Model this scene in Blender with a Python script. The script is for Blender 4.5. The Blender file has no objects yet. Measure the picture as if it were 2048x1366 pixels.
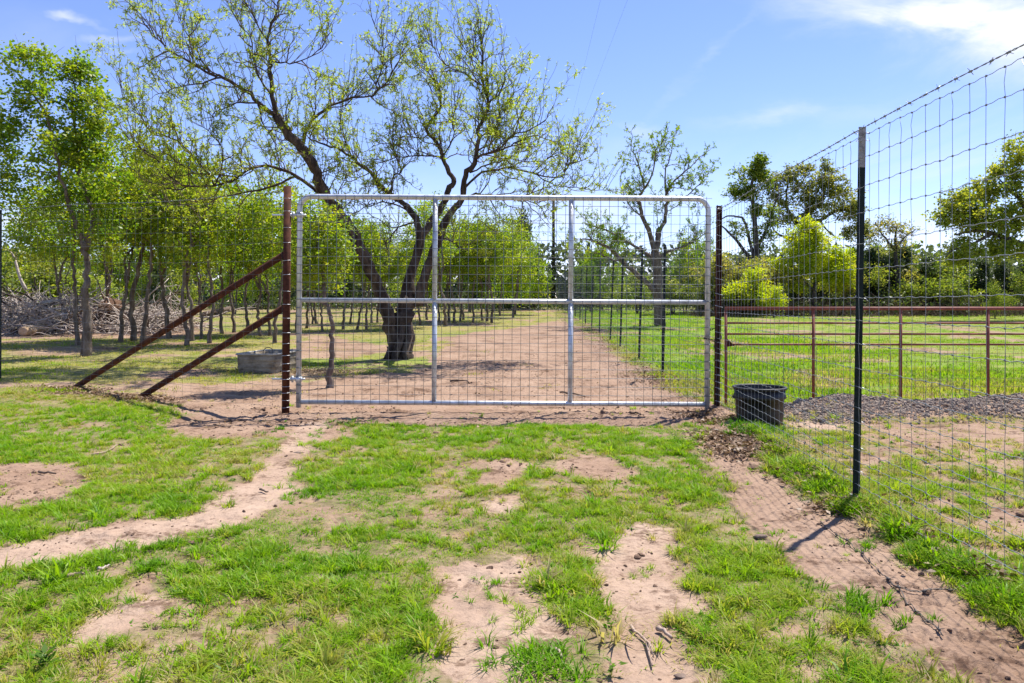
import bpy, math, random
import numpy as np
from mathutils import Vector, Matrix

random.seed(7)
R = math.radians
scn = bpy.context.scene
COL = scn.collection

# ------------------------------------------------------------------ camera, world, sun, exposure
F = 1500.0            # focal length in pixels of a 2048 px wide frame
CAMZ = 1.30
cam_d = bpy.data.cameras.new('camera')
cam = bpy.data.objects.new('camera', cam_d)
COL.objects.link(cam)
cam.location = (0, 0, CAMZ)
cam.rotation_euler = (R(90), 0, 0)
cam_d.sensor_width = 36
cam_d.lens = 36 * F / 2048
cam_d.shift_y = -77 / 2048
cam_d.clip_start = 0.05
cam_d.clip_end = 3000
scn.camera = cam

SUN_EL, SUN_AZ = 62.0, 41.0           # azimuth measured from +Y (view direction) towards +X
sd = Vector((math.sin(R(SUN_AZ)) * math.cos(R(SUN_EL)), math.cos(R(SUN_AZ)) * math.cos(R(SUN_EL)), math.sin(R(SUN_EL))))
sun_d = bpy.data.lights.new('sun', 'SUN')
sun_d.energy = 4.4
sun_d.angle = R(0.55)
sun_d.color = (1.0, 0.945, 0.86)
sun = bpy.data.objects.new('sun', sun_d)
COL.objects.link(sun)
sun.rotation_euler = (-sd).to_track_quat('-Z', 'Y').to_euler()

world = bpy.data.worlds.new('World')
scn.world = world
world.use_nodes = True
wn, wl = world.node_tree.nodes, world.node_tree.links
wn.clear()


def wmath(op, a, b=None, c=None):
    n = wn.new('ShaderNodeMath')
    n.operation = op
    for i, v in enumerate((a, b, c)):
        if v is None:
            continue
        if isinstance(v, (int, float)):
            n.inputs[i].default_value = v
        else:
            wl.new(v, n.inputs[i])
    return n.outputs[0]


def wramp(v, lo, hi):
    n = wn.new('ShaderNodeMapRange')
    n.interpolation_type = 'SMOOTHSTEP'
    wl.new(v, n.inputs[0])
    n.inputs[1].default_value, n.inputs[2].default_value = lo, hi
    return n.outputs[0]


w_out = wn.new('ShaderNodeOutputWorld')
w_bg = wn.new('ShaderNodeBackground')
w_bg.inputs[1].default_value = 0.093
w_sky = wn.new('ShaderNodeTexSky')
w_sky.sky_type = 'NISHITA'
w_sky.sun_disc = False
w_sky.sun_elevation = R(SUN_EL)
w_sky.sun_rotation = R(SUN_AZ)
w_sky.altitude = 500
w_sky.air_density = 1.0
w_sky.dust_density = 0.0
w_sky.ozone_density = 4.0
w_hs = wn.new('ShaderNodeHueSaturation')
w_hs.inputs['Saturation'].default_value = 1.07
wl.new(w_sky.outputs[0], w_hs.inputs['Color'])
w_tc = wn.new('ShaderNodeTexCoord')
w_sep = wn.new('ShaderNodeSeparateXYZ')
wl.new(w_tc.outputs['Generated'], w_sep.inputs[0])
sx, sy, sz = w_sep.outputs
# clouds live on a flat layer: project the view direction on it
zc = wmath('MAXIMUM', wmath('ADD', sz, 0.06), 0.03)
cx_ = wmath('DIVIDE', sx, zc)
cy_ = wmath('DIVIDE', sy, zc)
w_cmb = wn.new('ShaderNodeCombineXYZ')
wl.new(cx_, w_cmb.inputs[0])
wl.new(cy_, w_cmb.inputs[1])


def wnoise(scale, detail, rough, distort, vec=None, sc=(1, 1, 1), loc=(0, 0, 0), rot=(0, 0, 0)):
    mp = wn.new('ShaderNodeMapping')
    mp.inputs['Scale'].default_value = sc
    mp.inputs['Location'].default_value = loc
    mp.inputs['Rotation'].default_value = rot
    wl.new(vec or w_cmb.outputs[0], mp.inputs[0])
    n = wn.new('ShaderNodeTexNoise')
    n.inputs['Scale'].default_value = scale
    n.inputs['Detail'].default_value = detail
    n.inputs['Roughness'].default_value = rough
    n.inputs['Distortion'].default_value = distort
    wl.new(mp.outputs[0], n.inputs['Vector'])
    return n.outputs[0]


wisp = wramp(wnoise(0.55, 7, 0.62, 0.5, sc=(1.0, 0.55, 1), loc=(1.7, 3.1, 0), rot=(0, 0, R(28))), 0.50, 0.80)
fib = wramp(wnoise(2.1, 6, 0.6, 0.8, sc=(1.0, 0.28, 1), rot=(0, 0, R(-25))), 0.35, 0.75)
gen = wmath('ADD', wmath('MULTIPLY', wmath('MULTIPLY', wisp, fib), 0.50), 0.02)
# the few wisps the picture shows, each an oval patch of cloud fibre at its own bearing and height
ysafe = wmath('MAXIMUM', sy, 0.05)
tu = wmath('DIVIDE', sx, ysafe)
tv = wmath('DIVIDE', sz, ysafe)
wob1 = wnoise(7.0, 5, 0.65, 0.0, vec=w_tc.outputs['Generated'], sc=(1, 1, 2.0))
wob2 = wnoise(7.0, 5, 0.65, 0.0, vec=w_tc.outputs['Generated'], sc=(1, 1, 2.0), loc=(5, 3, 1))
tu = wmath('ADD', tu, wmath('MULTIPLY', wmath('SUBTRACT', wob1, 0.5), 0.16))
tv = wmath('ADD', tv, wmath('MULTIPLY', wmath('SUBTRACT', wob2, 0.5), 0.075))
puff = wramp(wnoise(3.2, 6, 0.6, 0.6, vec=w_tc.outputs['Generated'], sc=(1.6, 1.6, 4.5)), 0.30, 0.68)
total = gen
for (px, py, a, b, rot, k) in [
        (1930, 34, 280, 50, -6, 1.7), (2090, 66, 220, 76, 4, 1.6), (1440, 90, 150, 16, 48, 0.26),
        (1560, 232, 110, 20, 7, 0.42), (1650, 40, 60, 22, 10, 0.35), (1290, 268, 45, 18, -15, 0.32),
        (145, 26, 46, 10, -2, 0.62), (225, 70, 64, 10, 2, 0.45), (235, 102, 50, 7, 0, 0.3), (190, 32, 40, 10, -22, 0.25),
        (20, 440, 170, 30, 0, 0.7), (1180, 430, 200, 46, 3, 0.65), (1330, 400, 150, 30, 3, 0.4), (1850, 470, 160, 40, 0, 0.45), (640, 470, 200, 40, 0, 0.6),
        (1850, 330, 140, 20, 8, 0.25), (1750, 210, 220, 50, 6, 0.20), (1300, 330, 260, 50, 0, 0.22), (900, 430, 400, 60, 0, 0.30), (40, 80, 200, 70, 0, 0.14)]:
    u0, v0 = (px - 1024) / F, (606 - py) / F
    c, s = math.cos(R(rot)), math.sin(R(rot))
    du, dv = wmath('SUBTRACT', tu, u0), wmath('SUBTRACT', tv, v0)
    e1 = wmath('DIVIDE', wmath('ADD', wmath('MULTIPLY', du, c), wmath('MULTIPLY', dv, s)), a / F)
    e2 = wmath('DIVIDE', wmath('SUBTRACT', wmath('MULTIPLY', dv, c), wmath('MULTIPLY', du, s)), b / F)
    g = wmath('EXPONENT', wmath('MULTIPLY', wmath('ADD', wmath('MULTIPLY', e1, e1), wmath('MULTIPLY', e2, e2)), -1.0))
    total = wmath('MAXIMUM', total, wmath('MULTIPLY', wmath('MULTIPLY', g, k), wmath('MULTIPLY_ADD', puff, 0.88, 0.12)))
front = wramp(sy, 0.0, 0.2)
total = wmath('MULTIPLY', total, wramp(sz, -0.02, 0.02))
w_mix = wn.new('ShaderNodeMixRGB')
w_mix.inputs[2].default_value = (4.9, 5.15, 5.7, 1)
wl.new(wmath('MINIMUM', total, 1.0), w_mix.inputs[0])
w_tint = wn.new('ShaderNodeMixRGB')
w_tint.blend_type = 'MULTIPLY'
w_tint.inputs[0].default_value = 1
w_tint.inputs[2].default_value = (1.0, .86, 1.04, 1)
wl.new(w_hs.outputs[0], w_tint.inputs[1])
wl.new(w_tint.outputs[0], w_mix.inputs[1])
wl.new(w_mix.outputs[0], w_bg.inputs[0])
wl.new(w_bg.outputs[0], w_out.inputs[0])

scn.render.engine = 'CYCLES'
vs = scn.view_settings
vs.view_transform = 'Standard'
vs.look = 'None'
vs.gamma = 1.0
vs.use_curve_mapping = False
vs.exposure = 1.15
scn.cycles.max_bounces = 8
scn.cycles.transmission_bounces = 4
scn.cycles.transparent_max_bounces = 4


# ------------------------------------------------------------------ numpy noise, terrain, layout masks
def _h(ix, iy, seed):
    h = (ix.astype(np.int64) * 374761393 + iy.astype(np.int64) * 668265263 + seed * 1442695041) & 0xffffffff
    h = ((h ^ (h >> 13)) * 1274126177) & 0xffffffff
    h = h ^ (h >> 16)
    return (h & 0xffff) / 65535.0


def vnoise(x, y, seed=0):
    x, y = np.asarray(x, float), np.asarray(y, float)
    ix, iy = np.floor(x), np.floor(y)
    fx, fy = x - ix, y - iy
    ux, uy = fx * fx * (3 - 2 * fx), fy * fy * (3 - 2 * fy)
    a, b = _h(ix, iy, seed), _h(ix + 1, iy, seed)
    c, d = _h(ix, iy + 1, seed), _h(ix + 1, iy + 1, seed)
    return a + (b - a) * ux + (c - a) * uy + (a - b - c + d) * ux * uy


def fbm(x, y, seed=0, octv=4, rough=0.5):
    t, amp, tot = 0, 1.0, 0.0
    for k in range(octv):
        t = t + amp * vnoise(x * 2 ** k + 17.3 * k, y * 2 ** k - 9.1 * k, seed + k)
        tot += amp
        amp *= rough
    return t / tot


def sstep(a, b, x):
    t = np.clip((np.asarray(x, float) - a) / (b - a), 0, 1)
    return t * t * (3 - 2 * t)


def fenceX(y):
    """line of the fence on the right, foreground and lane alike"""
    y = np.asarray(y, float)
    return np.where(y < 4.82, 2.201 - 0.010 * (4.82 - y), np.where(y < 8.93, 1.93 + 0.0562 * y, 2.432 + 0.022 * (y - 8.93)))


def zbase(x, y):
    x, y = np.asarray(x, float), np.asarray(y, float)
    r = 1.15 * (1 - np.exp(-(np.maximum(y - 11, 0) / 32) ** 1.2))
    r = r + 0.10 * sstep(-3.5, -7.5, x) * sstep(6, 10.5, y) * (1 - 0.6 * sstep(14, 22, y))
    # gravel heap behind the wire on the right
    hump = np.exp(-((y - 8.75) / 0.55) ** 2) * sstep(2.7, 4.2, x) * (0.19 + 0.05 * np.sin(x * 1.3 - 1.6) + 0.08 * vnoise(x * 2.1, y * 2, 5))
    return r + hump


def px2g(px, py):
    """ground point seen at photo pixel (px, py)"""
    lo, hi = 1.5, 150.0
    t = (py - 606) / F
    for _ in range(60):
        m = 0.5 * (lo + hi)
        x = (px - 1024) / F * m
        if CAMZ - float(zbase(x, m)) - t * m > 0:
            lo = m
        else:
            hi = m
    y = 0.5 * (lo + hi)
    return ((px - 1024) / F * y, y)


def px3(px, py, Y):
    return np.array(((px - 1024) / F * Y, Y, CAMZ - (py - 606) / F * Y))


def poly_sdf(X, Y, pts):
    n = len(pts)
    d = np.full(X.shape, 1e9)
    inside = np.zeros(X.shape, bool)
    for i in range(n):
        ax, ay = pts[i]
        bx, by = pts[(i + 1) % n]
        ex, ey = bx - ax, by - ay
        t = np.clip(((X - ax) * ex + (Y - ay) * ey) / (ex * ex + ey * ey + 1e-12), 0, 1)
        d = np.minimum(d, (X - ax - t * ex) ** 2 + (Y - ay - t * ey) ** 2)
        cond = ((ay > Y) != (by > Y)) & (X < (bx - ax) * (Y - ay) / (by - ay + 1e-12) + ax)
        inside ^= cond
    d = np.sqrt(d)
    return np.where(inside, -d, d)


def line_sdf(X, Y, pts):
    d = np.full(X.shape, 1e9)
    for i in range(len(pts) - 1):
        ax, ay = pts[i]
        bx, by = pts[i + 1]
        ex, ey = bx - ax, by - ay
        t = np.clip(((X - ax) * ex + (Y - ay) * ey) / (ex * ex + ey * ey + 1e-12), 0, 1)
        d = np.minimum(d, (X - ax - t * ex) ** 2 + (Y - ay - t * ey) ** 2)
    return np.sqrt(d)


G = lambda L: [px2g(*p) for p in L]
# bare earth: polygons (pixel outlines put down on the ground), strength, edge softness in metres
BARE = [
    (G([(890, 1135), (930, 1115), (1055, 1100), (1062, 1150), (1095, 1205), (1150, 1270), (1120, 1312), (1010, 1400), (900, 1400), (840, 1312), (890, 1250), (880, 1190)]), 1.0, .07),
    (G([(1185, 1100), (1262, 1050), (1340, 1052), (1362, 1120), (1352, 1180), (1425, 1232), (1345, 1255), (1392, 1300), (1440, 1400), (1235, 1400), (1240, 1290), (1205, 1200), (1190, 1140)]), 1.0, .07),
    (G([(1400, 850), (1490, 840), (1520, 900), (1570, 970), (1680, 1030), (1745, 1070), (1850, 1150), (1905, 1200), (2000, 1265), (2200, 1330), (2200, 1460), (1930, 1400), (1850, 1312), (1765, 1285), (1700, 1205), (1585, 1150), (1570, 1110), (1495, 1060), (1450, 970), (1400, 930)]), 1.0, .09),
    (G([(110, 1305), (180, 1240), (262, 1208), (322, 1185), (312, 1222), (205, 1290), (150, 1315)]), 1.0, .06),
    (G([(240, 1205), (270, 1150), (320, 1140), (310, 1195)]), .8, .08),
    (G([(-300, 935), (20, 925), (150, 930), (185, 960), (160, 1000), (30, 1022), (-300, 1030)]), .95, .12),
    (G([(945, 962), (955, 935), (1000, 918), (1042, 922), (1045, 955), (1025, 978), (985, 980)]), .95, .06),
    (G([(957, 1010), (985, 998), (1046, 996), (1042, 1028), (985, 1032)]), 1.0, .05),
    (G([(1052, 940), (1130, 920), (1180, 910), (1275, 950), (1262, 968), (1180, 962), (1130, 955)]), .8, .08),
    (G([(1130, 985), (1190, 975), (1200, 1000), (1140, 1005)]), .6, .08),
    (G([(960, 890), (1000, 880), (1010, 905), (965, 912)]), .7, .08),
    (G([(1540, 1255), (1640, 1245), (1640, 1290), (1560, 1300)]), .85, .08),
    (G([(1420, 1265), (1500, 1250), (1490, 1290), (1430, 1292)]), .6, .1),
    (G([(330, 840), (420, 822), (600, 835), (700, 850), (690, 885), (560, 880), (430, 880), (330, 870)]), .8, .18),
    (G([(330, 815), (600, 812), (1460, 812), (1460, 845), (1300, 852), (1000, 852), (700, 850), (420, 838)]), 1.0, .12),
    (G([(580, 820), (600, 770), (700, 752), (830, 745), (880, 700), (930, 668), (1060, 652), (1118, 640), (1150, 652), (1205, 695), (1270, 740), (1340, 775), (1420, 820)]), 1.0, .25),
    (G([(250, 800), (400, 770), (560, 755), (620, 770), (620, 825), (420, 825)]), .75, .25),
    (G([(0, 700), (160, 690), (300, 695), (160, 712), (0, 712)]), .6, .5),
    (G([(520, 735), (740, 738), (740, 760), (520, 765)]), .55, .3),
    (G([(1715, 860), (1900, 835), (2200, 845), (2200, 965), (1950, 935), (1800, 910), (1740, 890)]), .66, .3),
    (G([(1560, 845), (1700, 848), (1720, 865), (1600, 870)]), .5, .15),
    (G([(1560, 742), (1640, 735), (1760, 770), (1600, 790)]), .55, .3),
    (G([(-800, 660), (330, 655), (420, 668), (330, 678), (-800, 684)]), .75, .6),
]
TRACK = [
    (G([(-250, 1165), (0, 1125), (150, 1097), (290, 1066), (400, 1046), (480, 1018), (532, 980)]), .24, 1.0),
    (G([(532, 980), (560, 930), (605, 880), (630, 850)]), .16, .9),
    (G([(700, 1015), (640, 1060), (560, 1090)]), .05, .5),
]


def bare(x, y):
    """0 = turf, 1 = bare earth"""
    x, y = np.asarray(x, float), np.asarray(y, float)
    k = np.clip(y / 9, .5, 2.0)
    wx = x + (fbm(x * 2.6, y * 2.6, 11, 4, .6) - .5) * .42 * k
    wy = y + (fbm(x * 2.6, y * 2.6, 31, 4, .6) - .5) * .42 * k
    wx = wx + (fbm(x * 9.5, y * 9.5, 13, 2) - .5) * .13
    wy = wy + (fbm(x * 9.5, y * 9.5, 33, 2) - .5) * .13
    m = np.zeros(x.shape)
    for pts, s, soft in BARE:
        m = np.maximum(m, s * (1 - sstep(-soft, soft, poly_sdf(wx, wy, pts))))
    for pts, w, s in TRACK:
        m = np.maximum(m, s * (1 - sstep(w * .6, w * 1.35, line_sdf(wx, wy, pts))))
    # small worn spots through the turf
    spots = np.maximum(sstep(np.where(x > fenceX(y), .525, .54), np.where(x > fenceX(y), .64, .66), fbm(x * 2.3 + 4, y * 2.3, 71, 5, .66)), .75 * sstep(.60, .70, fbm(x * 5.2, y * 5.2 + 7, 73, 3, .6))) * (.55 + .45 * (x > fenceX(y))) / .72 * np.where(x > fenceX(y), 1.1, 1.0)
    near = 1 - sstep(8.0, 9.0, y)
    m = np.maximum(m, spots * .72 * near)
    # pasture beyond the gate: thin, patchy
    far = sstep(9.2, 10.5, y) * (x < fenceX(y))
    m = np.maximum(m, far * sstep(.44, .64, fbm(x * .55, y * .55 + 3, 91, 5, .65)) * .72)
    m = np.maximum(m, .97 * np.exp(-((y - 8.75) / .62) ** 6) * sstep(2.75, 3.2, x))
    rf = sstep(.54, .68, fbm(x * .7, y * .5, 95, 4, .6)) * (x > fenceX(y)) * sstep(8, 9, y)
    m = np.maximum(m, rf * .6)
    return np.clip(m, 0, 1)


def ground_z(x, y, b=None):
    """terrain with the clods, hollows and soft ridges of the near ground"""
    x, y = np.asarray(x, float), np.asarray(y, float)
    z = zbase(x, y)
    if b is None:
        b = bare(x, y)
    near = 1 - sstep(14, 26, y)
    z = z + near * ((fbm(x * 1.3, y * 1.3, 41, 3) - .5) * .05)
    z = z + near * (fbm(x * 5.5, y * 5.5, 43, 4, .6) - .5) * (.020 + .022 * b)
    # trodden pits and clods in the bare earth
    cl = fbm(x * 9, y * 9, 47, 3, .6)
    rougharea = sstep(.46, .62, fbm(x * 1.1, y * 1.1, 49, 2))
    z = z - near * b * sstep(.60, .78, cl) * .030 * rougharea
    z = z + near * b * sstep(.60, .76, fbm(x * 13, y * 13, 53, 2)) * .010 * rougharea
    z = z + near * b * (fbm(x * 21 + 3 * fbm(x * 2, y * 2, 58, 2), y * 17, 55, 3, .7) - .5) * .020 * (.15 + rougharea * fbm(x * 3, y * 3, 59, 2))
    # footprints: sparse shallow hollows with a pushed-up rim
    hx, hy = np.floor(x / .23), np.floor(y / .23)
    jx, jy = (hx + .25 + .5 * _h(hx, hy, 5)) * .23, (hy + .25 + .5 * _h(hx, hy, 6)) * .23
    hr = np.sqrt((x - jx) ** 2 + ((y - jy) * .8) ** 2)
    on = (_h(hx, hy, 7) < .42) * (.4 + .6 * rougharea)
    z = z + near * b * on * (-.016 * np.exp(-(hr / .035) ** 2) + .008 * np.exp(-((hr - .062) / .020) ** 2))
    z = z + near * (1 - b) * .012
    # turf ridge under the right hand fence
    fd = x - fenceX(y)
    z = z + near * .055 * np.exp(-((fd - .02) / .16) ** 2) * (.4 + vnoise(y * 1.7, x, 57))
    return z


def gz(x, y):
    return float(ground_z(np.array([x]), np.array([y]))[0])


# ------------------------------------------------------------------ materials
def new_mat(name):
    m = bpy.data.materials.new(name)
    m.use_nodes = True
    m.node_tree.nodes.clear()
    return m, m.node_tree.nodes, m.node_tree.links


def ramp(n, l, fac, stops):
    r = n.new('ShaderNodeValToRGB')
    while len(r.color_ramp.elements) > 1:
        r.color_ramp.elements.remove(r.color_ramp.elements[-1])
    for i, (p, c) in enumerate(stops):
        e = r.color_ramp.elements[0] if i == 0 else r.color_ramp.elements.new(p)
        e.position = p
        e.color = (*c, 1)
    if fac is not None:
        l.new(fac, r.inputs[0])
    return r.outputs[0]


def noise_node(n, l, scale, detail=5, rough=.6, vec=None, sc=None, dist=0):
    t = n.new('ShaderNodeTexNoise')
    t.inputs['Scale'].default_value = scale
    t.inputs['Detail'].default_value = detail
    t.inputs['Roughness'].default_value = rough
    t.inputs['Distortion'].default_value = dist
    if vec is None:
        tc = n.new('ShaderNodeTexCoord')
        vec = tc.outputs['Object']
    if sc:
        mp = n.new('ShaderNodeMapping')
        mp.inputs['Scale'].default_value = sc
        l.new(vec, mp.inputs[0])
        vec = mp.outputs[0]
    l.new(vec, t.inputs['Vector'])
    return t.outputs[0]


def bump(n, l, h, strength, dist, base=None):
    b = n.new('ShaderNodeBump')
    b.inputs['Strength'].default_value = strength
    b.inputs['Distance'].default_value = dist
    l.new(h, b.inputs['Height'])
    if base is not None:
        l.new(base, b.inputs['Normal'])
    return b.outputs[0]


def surf_mat(name, stops, scale, rough=.8, metal=0.0, sc=None, bstr=.5, bdist=.01, bscale=None, spec=.4, rough2=None):
    m, n, l = new_mat(name)
    p = n.new('ShaderNodeBsdfPrincipled')
    o = n.new('ShaderNodeOutputMaterial')
    nz = noise_node(n, l, scale, 6, .62, sc=sc)
    l.new(ramp(n, l, nz, stops), p.inputs['Base Color'])
    p.inputs['Roughness'].default_value = rough
    p.inputs['Metallic'].default_value = metal
    p.inputs['Specular IOR Level'].default_value = spec
    if rough2 is not None:
        mr = n.new('ShaderNodeMapRange')
        l.new(nz, mr.inputs[0])
        mr.inputs[1].default_value, mr.inputs[2].default_value = .3, .7
        mr.inputs[3].default_value, mr.inputs[4].default_value = rough, rough2
        l.new(mr.outputs[0], p.inputs['Roughness'])
    if bstr:
        bz = noise_node(n, l, bscale or scale * 3, 5, .65, sc=sc)
        l.new(bump(n, l, bz, bstr, bdist), p.inputs['Normal'])
    l.new(p.outputs[0], o.inputs[0])
    return m


def leaf_mat(name, stops, attr='tint', atype='GEOMETRY', trans=.45, gloss=.03, rough=.45, tmul=(1.25, 1.25, .6)):
    """thin leaf: diffuse on the lit side, light passing through, a little shine"""
    m, n, l = new_mat(name)
    o = n.new('ShaderNodeOutputMaterial')
    a = n.new('ShaderNodeAttribute')
    a.attribute_name = attr
    a.attribute_type = atype
    col = ramp(n, l, a.outputs['Fac'], stops)
    d = n.new('ShaderNodeBsdfDiffuse')
    l.new(col, d.inputs[0])
    t = n.new('ShaderNodeBsdfTranslucent')
    mu = n.new('ShaderNodeMixRGB')
    mu.blend_type = 'MULTIPLY'
    mu.inputs[0].default_value = 1
    l.new(col, mu.inputs[1])
    mu.inputs[2].default_value = (*tmul, 1)
    l.new(mu.outputs[0], t.inputs[0])
    mx = n.new('ShaderNodeMixShader')
    mx.inputs[0].default_value = trans
    l.new(d.outputs[0], mx.inputs[1])
    l.new(t.outputs[0], mx.inputs[2])
    g = n.new('ShaderNodeBsdfGlossy')
    g.inputs['Roughness'].default_value = rough
    mx2 = n.new('ShaderNodeMixShader')
    mx2.inputs[0].default_value = gloss
    l.new(mx.outputs[0], mx2.inputs[1])
    l.new(g.outputs[0], mx2.inputs[2])
    l.new(mx2.outputs[0], o.inputs[0])
    return m


def ground_mat():
    m, n, l = new_mat('ground_earth')
    o = n.new('ShaderNodeOutputMaterial')
    p = n.new('ShaderNodeBsdfPrincipled')
    p.inputs['Roughness'].default_value = .95
    p.inputs['Specular IOR Level'].default_value = .15
    tc = n.new('ShaderNodeTexCoord')
    v = tc.outputs['Object']
    ab = n.new('ShaderNodeAttribute')
    ab.attribute_name = 'bare'
    af = n.new('ShaderNodeAttribute')
    af.attribute_name = 'field'
    # bare sandy earth, damp and trampled darker patches
    n1 = noise_node(n, l, 1.3, 6, .6, v)
    n2 = noise_node(n, l, 26, 6, .7, v)
    earth = ramp(n, l, n1, [(.28, (.265, .178, .125)), (.46, (.370, .262, .192)), (.68, (.430, .318, .240))])
    fine = ramp(n, l, n2, [(.30, (.60, .56, .52)), (.48, (1, 1, 1)), (.75, (1.1, 1.08, 1.06))])
    mu = n.new('ShaderNodeMixRGB')
    mu.blend_type = 'MULTIPLY'
    mu.inputs[0].default_value = .85
    l.new(earth, mu.inputs[1])
    l.new(fine, mu.inputs[2])
    # wheel tracks are worn down to pale sand, the rest is browner loam
    ap = n.new('ShaderNodeAttribute')
    ap.attribute_name = 'pale'
    n7 = noise_node(n, l, .8, 5, .6, v)
    pm = n.new('ShaderNodeMath')
    pm.operation = 'MULTIPLY_ADD'
    l.new(n7, pm.inputs[0])
    pm.inputs[1].default_value = .9
    l.new(ap.outputs['Fac'], pm.inputs[2])
    pr_ = n.new('ShaderNodeMapRange')
    pr_.interpolation_type = 'SMOOTHSTEP'
    l.new(pm.outputs[0], pr_.inputs[0])
    pr_.inputs[1].default_value, pr_.inputs[2].default_value = .30, 1.15
    loam = n.new('ShaderNodeMixRGB')
    l.new(pr_.outputs[0], loam.inputs[0])
    loam.inputs[1].default_value = (.68, .635, .60, 1)
    loam.inputs[2].default_value = (.86, .86, .86, 1)
    mul2 = n.new('ShaderNodeMixRGB')
    mul2.blend_type = 'MULTIPLY'
    mul2.inputs[0].default_value = 1
    l.new(mu.outputs[0], mul2.inputs[1])
    l.new(loam.outputs[0], mul2.inputs[2])
    mu = mul2
    # churned up, damper crumb
    n5 = noise_node(n, l, 1.7, 6, .72, v, sc=(1, 1.6, 1))
    n6 = noise_node(n, l, 19, 5, .75, v)
    ch1 = n.new('ShaderNodeMath')
    ch1.operation = 'MULTIPLY_ADD'
    l.new(n6, ch1.inputs[0])
    ch1.inputs[1].default_value = .55
    l.new(n5, ch1.inputs[2])
    chr_ = n.new('ShaderNodeMapRange')
    chr_.interpolation_type = 'SMOOTHSTEP'
    l.new(ch1.outputs[0], chr_.inputs[0])
    chr_.inputs[1].default_value, chr_.inputs[2].default_value = .79, .93
    churn = n.new('ShaderNodeMixRGB')
    churn.blend_type = 'MULTIPLY'
    l.new(chr_.outputs[0], churn.inputs[0])
    l.new(mu.outputs[0], churn.inputs[1])
    churn.inputs[2].default_value = (.42, .37, .34, 1)
    mu = churn
    # specks of bark, seed and dung
    vo = n.new('ShaderNodeTexVoronoi')
    vo.inputs['Scale'].default_value = 17
    vo.inputs['Randomness'].default_value = 1
    l.new(v, vo.inputs['Vector'])
    sp = n.new('ShaderNodeMath')
    sp.operation = 'LESS_THAN'
    sp.inputs[1].default_value = .13
    l.new(vo.outputs['Distance'], sp.inputs[0])
    pick = n.new('ShaderNodeMath')
    pick.operation = 'MULTIPLY'
    l.new(sp.outputs[0], pick.inputs[0])
    sepc = n.new('ShaderNodeSeparateColor')
    l.new(vo.outputs['Color'], sepc.inputs[0])
    gt = n.new('ShaderNodeMath')
    gt.operation = 'GREATER_THAN'
    gt.inputs[1].default_value = .55
    l.new(sepc.outputs[0], gt.inputs[0])
    l.new(gt.outputs[0], pick.inputs[1])
    mxs = n.new('ShaderNodeMixRGB')
    l.new(pick.outputs[0], mxs.inputs[0])
    l.new(mu.outputs[0], mxs.inputs[1])
    mxs.inputs[2].default_value = (.085, .055, .038, 1)
    # thatch and soil under the turf
    n3 = noise_node(n, l, 9, 6, .7, v)
    n4 = noise_node(n, l, .35, 5, .6, v)
    turf = ramp(n, l, n3, [(.30, (.105, .090, .040)), (.46, (.175, .145, .072)), (.64, (.265, .195, .128))])
    lush = ramp(n, l, n3, [(.28, (.080, .150, .014)), (.50, (.135, .215, .022)), (.72, (.240, .250, .065))])
    field = ramp(n, l, n3, [(.28, (.120, .125, .036)), (.50, (.190, .185, .062)), (.72, (.290, .240, .128))])
    fy = ramp(n, l, n4, [(.36, (.80, .90, .65)), (.55, (1.08, 1.0, .9)), (.70, (1.45, 1.12, 1.15))])
    mf = n.new('ShaderNodeMixRGB')
    mf.blend_type = 'MULTIPLY'
    mf.inputs[0].default_value = .8
    al = n.new('ShaderNodeAttribute')
    al.attribute_name = 'lush'
    ml = n.new('ShaderNodeMixRGB')
    l.new(al.outputs['Fac'], ml.inputs[0])
    l.new(field, ml.inputs[1])
    l.new(lush, ml.inputs[2])
    l.new(ml.outputs[0], mf.inputs[1])
    l.new(fy, mf.inputs[2])
    m1 = n.new('ShaderNodeMixRGB')
    l.new(af.outputs['Fac'], m1.inputs[0])
    l.new(turf, m1.inputs[1])
    l.new(mf.outputs[0], m1.inputs[2])
    # ragged edge between turf and earth
    add = n.new('ShaderNodeMath')
    add.operation = 'MULTIPLY_ADD'
    l.new(n3, add.inputs[0])
    add.inputs[1].default_value = .7
    l.new(ab.outputs['Fac'], add.inputs[2])
    mr = n.new('ShaderNodeMapRange')
    mr.interpolation_type = 'SMOOTHSTEP'
    l.new(add.outputs[0], mr.inputs[0])
    mr.inputs[1].default_value, mr.inputs[2].default_value = .62, 1.02
    m2 = n.new('ShaderNodeMixRGB')
    l.new(mr.outputs[0], m2.inputs[0])
    l.new(m1.outputs[0], m2.inputs[1])
    l.new(mxs.outputs[0], m2.inputs[2])
    l.new(m2.outputs[0], p.inputs['Base Color'])
    nb = noise_node(n, l, 42, 6, .7, v)
    nb2 = noise_node(n, l, 7, 5, .6, v)
    b1 = bump(n, l, nb2, .55, .05)
    l.new(bump(n, l, nb, .7, .012, b1), p.inputs['Normal'])
    l.new(p.outputs[0], o.inputs[0])
    return m


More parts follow.
